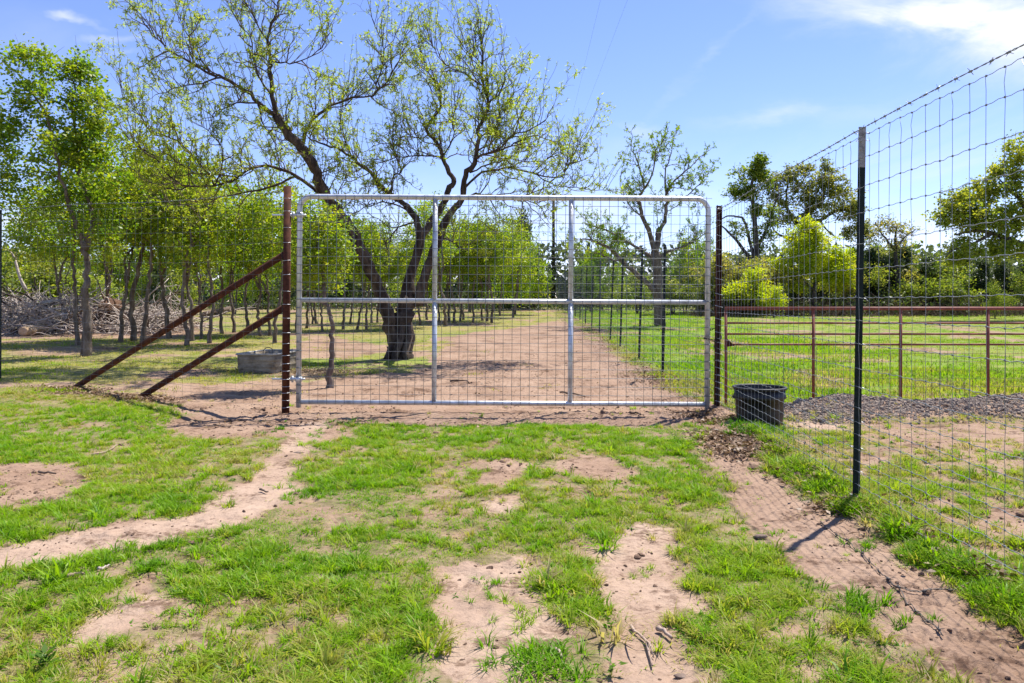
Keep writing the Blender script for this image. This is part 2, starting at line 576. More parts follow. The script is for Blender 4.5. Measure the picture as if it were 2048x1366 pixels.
M = {}
M['ground'] = ground_mat()
M['rust'] = surf_mat('rusted_pipe', [(.30, (.034, .013, .008)), (.50, (.072, .024, .013)), (.72, (.130, .048, .022))], 14, .88, 0, spec=.2, bstr=.4, bdist=.004, bscale=60)
M['red_pipe'] = surf_mat('red_oxide_pipe', [(.30, (.15, .040, .026)), (.52, (.23, .065, .042)), (.74, (.30, .105, .070))], 9, .6, 0, bstr=.2, bdist=.003)
M['galv'] = surf_mat('galvanised_pipe', [(.28, (.33, .34, .34)), (.42, (.52, .545, .57)), (.55, (.62, .65, .68)), (.70, (.76, .78, .80))], 9, .38, .55, bstr=.12, bdist=.002, rough2=.55)
M['wire'] = surf_mat('galvanised_wire', [(.3, (.10, .115, .12)), (.7, (.20, .215, .23))], 40, .45, .5, bstr=0)
M['fence_wire'] = surf_mat('knotted_fence_wire', [(.3, (.16, .175, .185)), (.7, (.30, .32, .335))], 40, .45, .4, bstr=0)
M['old_wire'] = surf_mat('weathered_wire', [(.3, (.050, .042, .040)), (.7, (.13, .115, .10))], 40, .6, .3, bstr=0)
M['red_wire'] = surf_mat('rusty_wire', [(.3, (.11, .055, .035)), (.7, (.20, .12, .08))], 40, .7, .1, bstr=0)
M['post_paint'] = surf_mat('dark_green_paint', [(.3, (.006, .012, .011)), (.6, (.012, .024, .022)), (.8, (.03, .036, .032))], 25, .7, 0, bstr=.3, bdist=.003, spec=.2)
M['white_tip'] = surf_mat('worn_white_paint', [(.3, (.10, .10, .095)), (.5, (.24, .235, .22)), (.7, (.36, .355, .34))], 30, .6, 0, bstr=.3, bdist=.003)
M['black_pole'] = surf_mat('creosote_pole', [(.3, (.010, .008, .007)), (.7, (.035, .028, .022))], 6, .85, 0, sc=(3, 3, .3), bstr=.5)
M['rubber'] = surf_mat('black_rubber', [(.3, (.008, .009, .011)), (.55, (.018, .018, .020)), (.72, (.075, .062, .052))], 5, .42, 0, sc=(1, 1, .4), bstr=.15, bdist=.004, rough2=.6)
M['chain'] = surf_mat('dark_chain', [(.3, (.02, .018, .018)), (.7, (.07, .06, .055))], 60, .5, .5, bstr=0)
M['tank'] = surf_mat('weathered_galvanised_tank', [(.28, (.085, .065, .043)), (.46, (.24, .195, .135)), (.64, (.37, .32, .24)), (.8, (.17, .12, .08))], 5, .9, 0, spec=.15, sc=(1, 1, 2.2), bstr=.3, bdist=.006)
M['tank_rim'] = surf_mat('worn_tank_rim', [(.3, (.28, .25, .20)), (.7, (.46, .44, .39))], 12, .7, .1, bstr=.1, bdist=.003)
M['water'] = surf_mat('still_water', [(.3, (.012, .016, .012)), (.7, (.02, .026, .018))], 3, .05, 0, bstr=.05, bdist=.002, spec=.6)
M['bark_mesquite'] = surf_mat('mesquite_bark', [(.28, (.022, .016, .013)), (.46, (.060, .044, .034)), (.62, (.130, .100, .078)), (.76, (.18, .15, .085))], 9, .95, 0, sc=(1, 1, .22), bstr=1.0, bdist=.05, bscale=16, spec=.15)
M['twig_bark'] = surf_mat('mesquite_twig', [(.28, (.060, .045, .034)), (.5, (.125, .095, .070)), (.72, (.20, .165, .10))], 5, .95, 0, bstr=0, spec=.15)
M['bark_elm'] = surf_mat('elm_bark', [(.28, (.065, .048, .037)), (.48, (.145, .112, .088)), (.70, (.27, .225, .19))], 11, .95, 0, sc=(1, 1, .3), bstr=.9, bdist=.03, bscale=22, spec=.15)
M['bark_oak'] = surf_mat('oak_bark', [(.28, (.035, .028, .024)), (.5, (.080, .066, .056)), (.72, (.15, .13, .11))], 8, .95, 0, sc=(1, 1, .3), bstr=.8, bdist=.04, spec=.15)
M['dead_wood'] = surf_mat('dead_grey_wood', [(.28, (.27, .22, .19)), (.5, (.48, .41, .365)), (.72, (.62, .55, .51))], 6, .95, 0, sc=(1, 1, 3), bstr=.5, bdist=.02, spec=.15)
M['dark_wood'] = surf_mat('dark_dead_wood', [(.28, (.045, .030, .022)), (.5, (.10, .070, .052)), (.72, (.17, .13, .10))], 6, .95, 0, sc=(1, 1, 3), bstr=.5, bdist=.02, spec=.15)
M['stick_wood'] = surf_mat('weathered_stick', [(.28, (.17, .12, .09)), (.5, (.30, .22, .17)), (.72, (.42, .33, .27))], 9, .95, 0, bstr=.6, bdist=.006, spec=.15)
M['cut_wood'] = surf_mat('fresh_split_wood', [(.28, (.36, .22, .12)), (.5, (.50, .35, .22)), (.72, (.60, .46, .32))], 12, .9, 0, bstr=.2, spec=.2)
M['clay'] = surf_mat('red_clay_root_ball', [(.28, (.07, .040, .027)), (.5, (.14, .082, .055)), (.72, (.22, .14, .10))], 4, .98, 0, bstr=1, bdist=.06, spec=.1)
M['gravel'] = surf_mat('grey_gravel', [(.28, (.12, .092, .074)), (.5, (.23, .185, .15)), (.72, (.42, .35, .29))], 9, .95, 0, bstr=.4, bdist=.01, spec=.2)
M['clod'] = surf_mat('earth_clod', [(.28, (.085, .055, .038)), (.5, (.17, .11, .078)), (.72, (.28, .19, .14))], 9, .98, 0, bstr=.6, bdist=.01, spec=.1)
M['stone'] = surf_mat('brown_stone', [(.28, (.09, .065, .052)), (.5, (.17, .125, .10)), (.72, (.27, .21, .17))], 9, .9, 0, bstr=.6, bdist=.01, spec=.2)
M['litter'] = leaf_mat('dry_leaf_litter', [(0, (.075, .045, .028)), (.5, (.17, .105, .065)), (1, (.33, .235, .155))], trans=.1, gloss=.02)
M['grass'] = leaf_mat('grass_blade', [(0, (.060, .175, .008)), (.35, (.150, .315, .009)), (.62, (.260, .390, .014)), (.8, (.33, .32, .06)), (1, (.44, .36, .19))], atype='INSTANCER', trans=.47, gloss=.012, tmul=(1.15, 1.22, .5))
M['leaf_mesquite'] = leaf_mat('mesquite_leaf', [(0, (.21, .32, .020)), (.6, (.32, .40, .026)), (1, (.44, .43, .050))], trans=.68)
M['leaf_elm'] = leaf_mat('elm_leaf', [(0, (.075, .165, .012)), (.45, (.175, .290, .014)), (.8, (.270, .360, .016)), (1, (.35, .37, .024))], trans=.55)
M['leaf_oak'] = leaf_mat('oak_new_leaf', [(0, (.130, .175, .034)), (.45, (.270, .290, .056)), (.8, (.40, .385, .085)), (1, (.44, .35, .11))], trans=.5)
M['leaf_oak_green'] = leaf_mat('oak_green_leaf', [(0, (.095, .165, .018)), (.5, (.240, .310, .032)), (1, (.42, .41, .050))], trans=.55)
M['leaf_cedar'] = leaf_mat('cedar_spray', [(0, (.034, .060, .022)), (.6, (.085, .125, .040)), (1, (.175, .200, .058))], trans=.35)
M['leaf_far'] = leaf_mat('far_foliage', [(0, (.060, .085, .045)), (.6, (.130, .165, .070)), (1, (.22, .24, .10))], trans=.35)
M['leaf_lime'] = leaf_mat('lime_spring_leaf', [(0, (.36, .48, .008)), (.6, (.50, .58, .010)), (1, (.58, .57, .018))], trans=.55)
M['leaf_bush'] = leaf_mat('bush_leaf', [(0, (.110, .170, .026)), (.6, (.225, .300, .034)), (1, (.35, .36, .055))], trans=.45)


# ------------------------------------------------------------------ mesh builder
class MB:
    def __init__(s):
        s.v, s.q, s.t, s.n = [], [], [], 0
        s.at = []

    def add(s, v, q=None, t=None, tint=None):
        v = np.asarray(v, float).reshape(-1, 3)
        if q is not None and len(q):
            s.q.append(np.asarray(q, np.int64).reshape(-1, 4) + s.n)
        if t is not None and len(t):
            s.t.append(np.asarray(t, np.int64).reshape(-1, 3) + s.n)
        s.v.append(v)
        s.at.append(np.zeros(len(v)) if tint is None else np.broadcast_to(np.asarray(tint, float), (len(v),)))
        s.n += len(v)

    def tube(s, pts, rad, k=6, cap=True):
        P = np.asarray(pts, float)
        n = len(P)
        rad = np.broadcast_to(np.asarray(rad, float), (n,))
        T = np.empty_like(P)
        T[1:-1] = P[2:] - P[:-2]
        T[0], T[-1] = P[1] - P[0], P[-1] - P[-2]
        T /= np.linalg.norm(T, axis=1, keepdims=True) + 1e-12
        ref = np.array((0, 0, 1.0)) if abs(T[0, 2]) < .9 else np.array((1.0, 0, 0))
        N = np.cross(T[0], ref)
        N /= np.linalg.norm(N)
        Ns = [N]
        for i in range(1, n):
            N = Ns[-1] - T[i] * np.dot(Ns[-1], T[i])
            N = N / (np.linalg.norm(N) + 1e-12)
            Ns.append(N)
        Ns = np.array(Ns)
        B = np.cross(T, Ns)
        a = np.arange(k) * 2 * math.pi / k
        V = P[:, None, :] + rad[:, None, None] * (np.cos(a)[None, :, None] * Ns[:, None, :] + np.sin(a)[None, :, None] * B[:, None, :])
        i = np.arange(n - 1)[:, None] * k
        j = np.arange(k)[None, :]
        j2 = (j + 1) % k
        q = np.stack([i + j, i + j2, i + k + j2, i + k + j], -1).reshape(-1, 4)
        V = V.reshape(-1, 3)
        t = []
        if cap:
            V = np.vstack([V, P[0], P[-1]])
            for jj in range(k):
                t.append((n * k, (jj + 1) % k, jj))
                t.append((n * k + 1, (n - 1) * k + jj, (n - 1) * k + (jj + 1) % k))
        s.add(V, q, t)
        return s

    def box(s, c, d, rz=0):
        x, y, z = d[0] / 2, d[1] / 2, d[2] / 2
        V = np.array([(a * x, b * y, e * z) for e in (-1, 1) for b in (-1, 1) for a in (-1, 1)])
        if rz:
            ca, sa = math.cos(rz), math.sin(rz)
            V = np.stack([V[:, 0] * ca - V[:, 1] * sa, V[:, 0] * sa + V[:, 1] * ca, V[:, 2]], 1)
        s.add(V + np.array(c), [(0, 2, 3, 1), (4, 5, 7, 6), (0, 1, 5, 4), (2, 6, 7, 3), (0, 4, 6, 2), (1, 3, 7, 5)])
        return s

    def lathe(s, c, prof, k=32, sx=1.0, sy=1.0, close_bottom=False):
        a = np.arange(k) * 2 * math.pi / k
        V = np.array([(c[0] + r * sx * math.cos(t), c[1] + r * sy * math.sin(t), c[2] + z) for r, z in prof for t in a])
        n = len(prof)
        i = np.arange(n - 1)[:, None] * k
        j = np.arange(k)[None, :]
        j2 = (j + 1) % k
        s.add(V, np.stack([i + j, i + j2, i + k + j2, i + k + j], -1).reshape(-1, 4))
        return s

    def torus(s, c, R0, r, ax='z', k=12, m=6, M3=None):
        a = np.arange(k) * 2 * math.pi / k
        b = np.arange(m) * 2 * math.pi / m
        V = np.array([((R0 + r * math.cos(y)) * math.cos(x), (R0 + r * math.cos(y)) * math.sin(x), r * math.sin(y)) for x in a for y in b])
        if M3 is not None:
            V = V @ np.array(M3).T
        i = np.arange(k)[:, None]
        j = np.arange(m)[None, :]
        q = np.stack([i * m + j, ((i + 1) % k) * m + j, ((i + 1) % k) * m + (j + 1) % m, i * m + (j + 1) % m], -1).reshape(-1, 4)
        s.add(V + np.array(c), q)
        return s

    def leaves(s, P, D, Nn, L, W, tint):
        """diamond leaves at P along D, flat side facing Nn"""
        P, D, Nn = (np.asarray(a, float) for a in (P, D, Nn))
        D = D / (np.linalg.norm(D, axis=1, keepdims=True) + 1e-9)
        S = np.cross(D, Nn)
        S = S / (np.linalg.norm(S, axis=1, keepdims=True) + 1e-9)
        L = np.broadcast_to(np.asarray(L, float), (len(P),))[:, None]
        W = np.broadcast_to(np.asarray(W, float), (len(P),))[:, None]
        U = np.cross(S, D)
        mid = P + D * L * .48 + U * L * .08
        V = np.stack([P, mid + S * W * .5, P + D * L, mid - S * W * .5], 1).reshape(-1, 3)
        q = np.arange(len(P) * 4).reshape(-1, 4)
        s.add(V, q, tint=np.repeat(np.broadcast_to(tint, (len(P),)), 4))

    def mesh(s, name, org=(0, 0, 0), smooth=True, tint=False):
        V = np.vstack(s.v) - np.array(org)
        q = np.vstack(s.q) if s.q else np.zeros((0, 4), np.int64)
        t = np.vstack(s.t) if s.t else np.zeros((0, 3), np.int64)
        me = bpy.data.meshes.new(name)
        nl = len(q) * 4 + len(t) * 3
        me.vertices.add(len(V))
        me.vertices.foreach_set('co', V.astype(np.float32).ravel())
        me.loops.add(nl)
        me.loops.foreach_set('vertex_index', np.concatenate([q.ravel(), t.ravel()]).astype(np.int32))
        me.polygons.add(len(q) + len(t))
        st = np.concatenate([np.arange(len(q)) * 4, len(q) * 4 + np.arange(len(t)) * 3]).astype(np.int32)
        me.polygons.foreach_set('loop_start', st)
        me.polygons.foreach_set('use_smooth', np.full(len(q) + len(t), smooth))
        if tint:
            a = me.attributes.new('tint', 'FLOAT', 'POINT')
            a.data.foreach_set('value', np.concatenate(s.at).astype(np.float32))
        me.update(calc_edges=True)
        return me


ORG = {}


def tag(o, label=None, cat=None, group=None, kind=None):
    for k, v in (('label', label), ('category', cat), ('group', group), ('kind', kind)):
        if v:
            o[k] = v
    return o


def thing(name, label, cat, loc=(0, 0, 0), group=None):
    o = bpy.data.objects.new(name, None)
    o.empty_display_size = .2
    COL.objects.link(o)
    o.location = loc
    ORG[o.name] = tuple(loc)
    return tag(o, label, cat, group)


def put(name, mb, mat, parent=None, label=None, cat=None, group=None, kind=None, smooth=True, tint=False, org=None):
    """one mesh object; coordinates in mb are world coordinates"""
    o0 = ORG[parent.name] if parent is not None else (org or (0, 0, 0))
    me = mb if isinstance(mb, bpy.types.Mesh) else mb.mesh(name, o0, smooth, tint)
    if not me.materials:
        me.materials.append(M[mat])
    o = bpy.data.objects.new(name, me)
    COL.objects.link(o)
    if parent is not None:
        o.parent = parent
    elif org:
        o.location = org
    ORG[o.name] = o0
    return tag(o, label, cat, group, kind)


def part_at(name, me, parent, loc, rot=(0, 0, 0), scale=(1, 1, 1), kind=None):
    """a part that shares its mesh with its likes; loc in the parent's space"""
    o = bpy.data.objects.new(name, me)
    COL.objects.link(o)
    o.parent = parent
    o.location = loc
    o.rotation_euler = rot
    o.scale = scale
    if kind:
        o['kind'] = kind
    return o


def copy_tree(root, loc, rz=0, scale=1.0):
    c = root.copy()
    COL.objects.link(c)
    c.location = loc
    c.rotation_euler = (0, 0, rz)
    c.scale = (scale,) * 3 if isinstance(scale, (int, float)) else scale
    for ch in root.children:
        d = ch.copy()
        COL.objects.link(d)
        d.parent = c
    return c


rng = np.random.default_rng(11)
rnd = random.Random(5)


def unit(v):
    v = np.asarray(v, float)
    return v / (np.linalg.norm(v) + 1e-12)


def spline(P, sub=4):
    P = np.asarray(P, float)
    Q = np.vstack([2 * P[0] - P[1], P, 2 * P[-1] - P[-2]])
    out = []
    for i in range(1, len(Q) - 2):
        p0, p1, p2, p3 = Q[i - 1], Q[i], Q[i + 1], Q[i + 2]
        for k in range(sub):
            t = k / sub
            out.append(.5 * (2 * p1 + (p2 - p0) * t + (2 * p0 - 5 * p1 + 4 * p2 - p3) * t * t + (3 * p1 - p0 - 3 * p2 + p3) * t ** 3))
    out.append(P[-1])
    return np.array(out)


# ------------------------------------------------------------------ ground
def axis(parts):
    out = []
    for a, b, st in parts:
        out.append(np.arange(a, b, st))
    return np.concatenate(out)


gxs = axis([(-900, -100, 80), (-100, -40, 6), (-40, -16, 1.5), (-16, -7, .35), (-7, -3.6, .075), (-3.6, 3.4, .021), (3.4, 7, .075), (7, 16, .35), (16, 40, 1.5), (40, 100, 6), (100, 981, 80)])
gys = axis([(-300, -40, 65), (-40, -4, 4), (-4, 1.8, .4), (1.8, 2.2, .08), (2.2, 6.0, .019), (6.0, 10, .05), (10, 16, .11), (16, 30, .35), (30, 70, 1.5), (70, 140, 8), (140, 1500, 120)])
GX, GY = np.meshgrid(gxs, gys)
GB = bare(GX, GY)
GZ = ground_z(GX, GY, GB)
mbg = MB()
nx, ny = len(gxs), len(gys)
ii, jj = np.meshgrid(np.arange(ny - 1), np.arange(nx - 1), indexing='ij')
qg = np.stack([ii * nx + jj, ii * nx + jj + 1, (ii + 1) * nx + jj + 1, (ii + 1) * nx + jj], -1).reshape(-1, 4)
mbg.add(np.stack([GX, GY, GZ], -1).reshape(-1, 3), qg)
me = mbg.mesh('ground')
a = me.attributes.new('bare', 'FLOAT', 'POINT')
a.data.foreach_set('value', GB.astype(np.float32).ravel())
field = sstep(8.5, 11, GY)
a = me.attributes.new('field', 'FLOAT', 'POINT')
a.data.foreach_set('value', field.astype(np.float32).ravel())
pale_ = np.zeros(GX.shape)
for k in (0, 1, 3, 7, 20):
    pale_ = np.maximum(pale_, 1 - sstep(-.25, .15, poly_sdf(GX, GY, BARE[k][0])))
for pts, w, s_ in TRACK[:2]:
    pale_ = np.maximum(pale_, .8 * (1 - sstep(w * .5, w * 1.3, line_sdf(GX, GY, pts))))
pale_ = np.maximum(pale_, .35 * sstep(2.2, 3.4, GY - 7.2) * (1 - sstep(9.4, 10, GY)))
a = me.attributes.new('pale', 'FLOAT', 'POINT')
a.data.foreach_set('value', pale_.astype(np.float32).ravel())
lush_ = sstep(-.3, .6, GX - fenceX(GY)) * np.clip(1.25 - .5 * sstep(2, 9, GX - fenceX(GY)) - .35 * fbm(GX * .3, GY * .25, 97, 3), 0, 1)
lush_ = np.maximum(lush_, .75 * np.exp(-((GX + 3.2) / 2.2) ** 2 - ((GY - 15.2) / 1.3) ** 2))
a = me.attributes.new('lush', 'FLOAT', 'POINT')
a.data.foreach_set('value', lush_.astype(np.float32).ravel())
put('ground', me, 'ground', kind='structure')


# ------------------------------------------------------------------ scattered ground cover (geometry nodes, uncountable)
def scatter(name, P, rot, scl, var, tint, protos, kind='stuff'):
    coll = bpy.data.collections.new(name + '_kinds')
    for k, me in enumerate(protos):
        coll.objects.link(bpy.data.objects.new('%s_%02d' % (name, k), me))
    me = bpy.data.meshes.new(name)
    n = len(P)
    me.vertices.add(n)
    me.vertices.foreach_set('co', np.asarray(P, np.float32).ravel())
    for nm, ty, arr in (('rot', 'FLOAT_VECTOR', rot), ('scl', 'FLOAT_VECTOR', scl)):
        at = me.attributes.new(nm, ty, 'POINT')
        at.data.foreach_set('vector', np.asarray(arr, np.float32).ravel())
    at = me.attributes.new('var', 'INT', 'POINT')
    at.data.foreach_set('value', np.asarray(var, np.int32))
    at = me.attributes.new('tint', 'FLOAT', 'POINT')
    at.data.foreach_set('value', np.asarray(tint, np.float32))
    o = bpy.data.objects.new(name, me)
    COL.objects.link(o)
    o['kind'] = kind
    ng = bpy.data.node_groups.new(name + '_scatter', 'GeometryNodeTree')
    ng.interface.new_socket('Geometry', in_out='INPUT', socket_type='NodeSocketGeometry')
    ng.interface.new_socket('Geometry', in_out='OUTPUT', socket_type='NodeSocketGeometry')
    N, L = ng.nodes, ng.links
    gi, go = N.new('NodeGroupInput'), N.new('NodeGroupOutput')
    ip = N.new('GeometryNodeInstanceOnPoints')
    ci = N.new('GeometryNodeCollectionInfo')
    ci.inputs[0].default_value = coll
    ci.inputs[1].default_value = True
    ci.inputs[2].default_value = True
    ip.inputs['Pick Instance'].default_value = True

    def named(nm, ty):
        x = N.new('GeometryNodeInputNamedAttribute')
        x.data_type = ty
        x.inputs[0].default_value = nm
        return next(s for s in x.outputs if s.enabled and s.name == 'Attribute')
    L.new(gi.outputs[0], ip.inputs['Points'])
    L.new(ci.outputs[0], ip.inputs['Instance'])
    L.new(named('var', 'INT'), ip.inputs['Instance Index'])
    L.new(named('rot', 'FLOAT_VECTOR'), ip.inputs['Rotation'])
    L.new(named('scl', 'FLOAT_VECTOR'), ip.inputs['Scale'])
    L.new(ip.outputs[0], go.inputs[0])
    md = o.modifiers.new('scatter', 'NODES')
    md.node_group = ng
    return o


def tuft(seed, n, rad, h0, h1, w, lean):
    r = np.random.default_rng(seed)
    mb = MB()
    for _ in range(n):
        a, q = r.uniform(0, 6.283), rad * math.sqrt(r.uniform())
        b = np.array((q * math.cos(a), q * math.sin(a), -.01))
        h = r.uniform(h0, h1) * (1 - .35 * q / rad)
        aw = a + r.normal(0, .7)
        out = np.array((math.cos(aw), math.sin(aw), 0))
        ln = h * (lean * r.uniform(.3, 1.5))
        sd_ = np.array((-math.sin(aw + r.normal(0, .5)), math.cos(aw), 0)) * w * r.uniform(.7, 1.25) / 2
        p1 = b + out * ln * .28 + np.array((0, 0, h * .58))
        p2 = b + out * ln + np.array((0, 0, h * r.uniform(.75, 1.0)))
        mb.add([b - sd_, b + sd_, p1 + sd_ * .8, p1 - sd_ * .8, p2], [(0, 1, 2, 3)], [(3, 2, 4)])
    me = mb.mesh('grass_tuft')
    me.materials.append(M['grass'])
    return me


protos = []
for k in range(4):
    protos.append(tuft(10 + k, 14, .046, .014, .044, .0042, 1.3))
for k in range(3):
    protos.append(tuft(20 + k, 28, .026, .032, .074, .0048, 1.05))
for k in range(3):
    protos.append(tuft(30 + k, 12, .055, .010, .035, .0030, 1.9))
for k in range(3):
    protos.append(tuft(40 + k, 34, .17, .03, .085, .009, .9))
for k in range(2):
    protos.append(tuft(50 + k, 9, .012, .018, .036, .013, 1.9))


def cover(y0, y1, xl, xr, dens, seed):
    r = np.random.default_rng(seed)
    area = (y1 - y0) * (xr - xl)
    n = int(area * dens)
    return r.uniform(xl, xr, n), r.uniform(y0, y1, n), r


PX, PY, VA, TI, SC = [], [], [], [], []


def strip(y0, y1, dens, seed, mode):
    half = .70 * y1 + 1.2
    x, y, r = cover(y0, y1, -half, half, dens, seed)
    keep = np.abs(x) < .70 * y + 1.2
    x, y = x[keep], y[keep]
    b = bare(x, y)
    right = x > fenceX(y)
    lush = fbm(x * 1.2, y * 1.2, 61, 4, .6)
    yel = fbm(x * .8 + 9, y * .8, 63, 3)
    pr = np.clip(1.06 - 1.35 * b, 0.012, 1)
    if mode == 'far':
        shade = np.where(right, 1.0, .50)
        pr = pr * shade * np.clip((lush - .30) * 3.2, .1, 1)
    else:
        clump = .5 * fbm(x * 3.4, y * 3.4, 67, 3, .6) + .5 * fbm(x * 8.5, y * 8.5, 68, 2, .6)
        pr = pr * np.clip((lush - .14) * 3.6, .75, 1) * np.clip((clump - .34) * 6.0, .20, 1)
    if mode == 'near':
        thin = sstep(-.6, -2.2, x) * sstep(4.6, 6.0, y)
        pr = pr * (1 - .42 * thin) * .90
    k = r.uniform(0, 1, len(x)) < pr
    x, y, lush, yel, right, b = x[k], y[k], lush[k], yel[k], right[k], b[k]
    n = len(x)
    u = r.uniform(0, 1, n)
    t = .24 + .54 * yel + r.normal(0, .15, n)
    rightfront = right & (y < 12)
    t = t + np.where(rightfront, .22, 0) + np.where(right & (y > 12), .05, 0) + np.where(~right & (y > 9.5), .26, 0)
    t = t + np.where(b > .35, .12, 0)
    if mode == 'near':
        t = t + .10 * sstep(-.6, -2.2, x) * sstep(4.6, 6.0, y)
    if mode == 'far':
        v = 10 + r.integers(0, 3, n)
        s = r.uniform(.7, 1.25, n) * np.where(right & (x < fenceX(y) + 6), 1.45, .85)
    else:
        v = np.where(u < .66, r.integers(0, 4, n), r.integers(4, 7, n))
        short = (lush < .34) & (u > .45)
        v = np.where(short, r.integers(0, 4, n), v)
        s = np.exp(r.normal(-.22, .28, n)) * (.88 + .32 * np.clip((lush - .35) * 2.2, 0, 1))
        dry = r.uniform(0, 1, n) < np.where(rightfront, .38, .15 + .25 * (b > .2))
        v = np.where(dry, r.integers(7, 10, n), v)
        t = np.where(dry, r.uniform(.78, 1.0, n), t)
        broad = r.uniform(0, 1, n) < .06
        v = np.where(broad, r.integers(13, 15, n), v)
        t = np.where(broad, r.uniform(.0, .3, n), t)
        # rank growth along the foot of the fence
        fd = np.abs(x - fenceX(y))
        rank = (fd < .20) & (r.uniform(0, 1, n) < .5)
        v = np.where(rank & ~dry, r.integers(4, 7, n), v)
        s = np.where(rank, s * 1.25, s)
    PX.append(x); PY.append(y); VA.append(v); TI.append(np.clip(t, 0, 1)); SC.append(s)


strip(1.9, 3.4, 4000, 1, 'near')
strip(3.4, 5.2, 3500, 2, 'near')
strip(5.2, 7.2, 2800, 3, 'near')
strip(7.2, 10.0, 2200, 4, 'near')
strip(10.0, 14.0, 110, 5, 'far')
strip(14.0, 22.0, 48, 6, 'far')
strip(22.0, 46.0, 18, 7, 'far')
# lone tufts standing in the bare earth
for (px, py, n, rr, t, s) in [(1078, 1330, 26, .10, .30, 1.3), (1060, 1238, 9, .06, .62, .9), (312, 1095, 7, .05, .25, 1.0), (316, 1132, 7, .04, .2, 1.3),
                              (985, 1195, 4, .04, .3, .8), (985, 1165, 5, .05, .3, .8), (1274, 1142, 5, .05, .6, .7), (1720, 1092, 9, .07, .3, .9),
                              (1755, 1250, 10, .09, .35, 1.0), (1700, 1215, 14, .10, .3, 1.2), (1530, 1068, 6, .06, .5, .9), (700, 850, 14, .12, .12, 1.1),
                              (770, 862, 18, .16, .12, 1.1), (540, 868, 9, .10, .2, 1.0), (640, 868, 9, .10, .3, 1.0), (1960, 960, 10, .1, .55, 1.5), (1500, 866, 30, .18, .08, 1.5),
                              (1520, 875, 20, .20, .2, 1.2), (1470, 868, 14, .16, .2, 1.1), (2000, 915, 10, .1, .5, 1.4), (1880, 985, 10, .1, .5, 1.2)]:
    cx, cy = px2g(px, py)
    PX.append(cx + rng.normal(0, rr, n)); PY.append(cy + rng.normal(0, rr, n))
    VA.append(rng.integers(4, 7, n)); TI.append(np.clip(t + rng.normal(0, .08, n), 0, 1)); SC.append(s * rng.uniform(.7, 1.1, n))
PX, PY, VA, TI, SC = map(np.concatenate, (PX, PY, VA, TI, SC))
PZ = ground_z(PX, PY)
n = len(PX)
rot = np.stack([rng.normal(0, .10, n), rng.normal(0, .10, n), rng.uniform(0, 6.283, n)], 1)
scl = SC[:, None] * np.stack([np.ones(n), np.ones(n), rng.uniform(.75, 1.2, n)], 1)
scatter('grass', np.stack([PX, PY, PZ], 1), rot, scl, VA, TI, protos)
print('grass tufts', n)

# clods of earth and dung
def lump(seed, flat=.6):
    r = np.random.default_rng(seed)
    mb = MB()
    rows, k = 4, 6
    V = [(0, 0, flat)]
    for i in range(1, rows):
        th = math.pi * i / rows
        for j in range(k):
            ph = 6.283 * j / k + i
            q = r.uniform(.7, 1.25)
            V.append((q * math.sin(th) * math.cos(ph), q * math.sin(th) * math.sin(ph), flat * q * math.cos(th)))
    V.append((0, 0, -flat))
    q, t = [], []
    for j in range(k):
        t.append((0, 1 + j, 1 + (j + 1) % k))
        e = 1 + (rows - 2) * k
        t.append((len(V) - 1, e + (j + 1) % k, e + j))
        for i in range(rows - 2):
            a0, b0 = 1 + i * k, 1 + (i + 1) * k
            q.append((a0 + j, b0 + j, b0 + (j + 1) % k, a0 + (j + 1) % k))
    mb.add(V, q, t)
    return mb


def lump_me(seed, mat, flat=.6):
    me = lump(seed, flat).mesh('lump', smooth=False)
    me.materials.append(M[mat])
    return me


x, y, r = cover(2.0, 9.5, -6, 5, 190, 21)
b = bare(x, y)
ra = sstep(.46, .62, fbm(x * 1.1, y * 1.1, 49, 2))
k = r.uniform(0, 1, len(x)) < np.clip(b * (.10 + .9 * ra), .01, 1)
x, y = x[k], y[k]
n = len(x)
s = np.exp(r.normal(math.log(.0055), .55, n))
rot = np.stack([r.uniform(-.4, .4, n), r.uniform(-.4, .4, n), r.uniform(0, 6.28, n)], 1)
scatter('dirt_clods', np.stack([x, y, ground_z(x, y) + s * .2], 1), rot, s[:, None] * r.uniform(.6, 1.4, (n, 3)), r.integers(0, 5, n), r.uniform(0, 1, n), [lump_me(100 + i, 'clod') for i in range(5)])

# gravel of the heap
x, y, r = cover(7.9, 9.5, 2.7, 8.5, 4200, 22)
k = r.uniform(0, 1, len(x)) < np.maximum(np.exp(-((y - 8.62 + .12 * np.sin(x * 2.3)) / .48) ** 4), .10 * np.exp(-((y - 8.6) / .9) ** 2)) * sstep(2.75, 3.4, x)
x, y = x[k], y[k]
n = len(x)
s = np.exp(r.normal(math.log(.0085), .50, n))
rot = r.uniform(0, 6.28, (n, 3))
scatter('gravel', np.stack([x, y, ground_z(x, y) + s * .1], 1), rot, s[:, None] * r.uniform(.7, 1.3, (n, 3)), r.integers(0, 5, n), r.uniform(0, 1, n), [lump_me(120 + i, 'gravel', .8) for i in range(5)])


# leaf litter and bark crumbs blown against the fence, the brace feet and the trough
def litter(spots):
    mb = MB()
    for (cx, cy, rx, ry, n) in spots:
        x, y = cx + rng.normal(0, rx, n), cy + rng.normal(0, ry, n)
        z = ground_z(x, y) + rng.uniform(.002, .03, n)
        a = rng.uniform(0, 6.28, n)
        D = np.stack([np.cos(a), np.sin(a), rng.normal(0, .35, n)], 1)
        Nn = np.stack([rng.normal(0, .5, n), rng.normal(0, .5, n), np.ones(n)], 1)
        L = rng.uniform(.025, .065, n)
        mb.leaves(np.stack([x, y, z], 1), D, Nn, L, L * rng.uniform(.3, .6, n), rng.uniform(0, 1, n))
    return mb


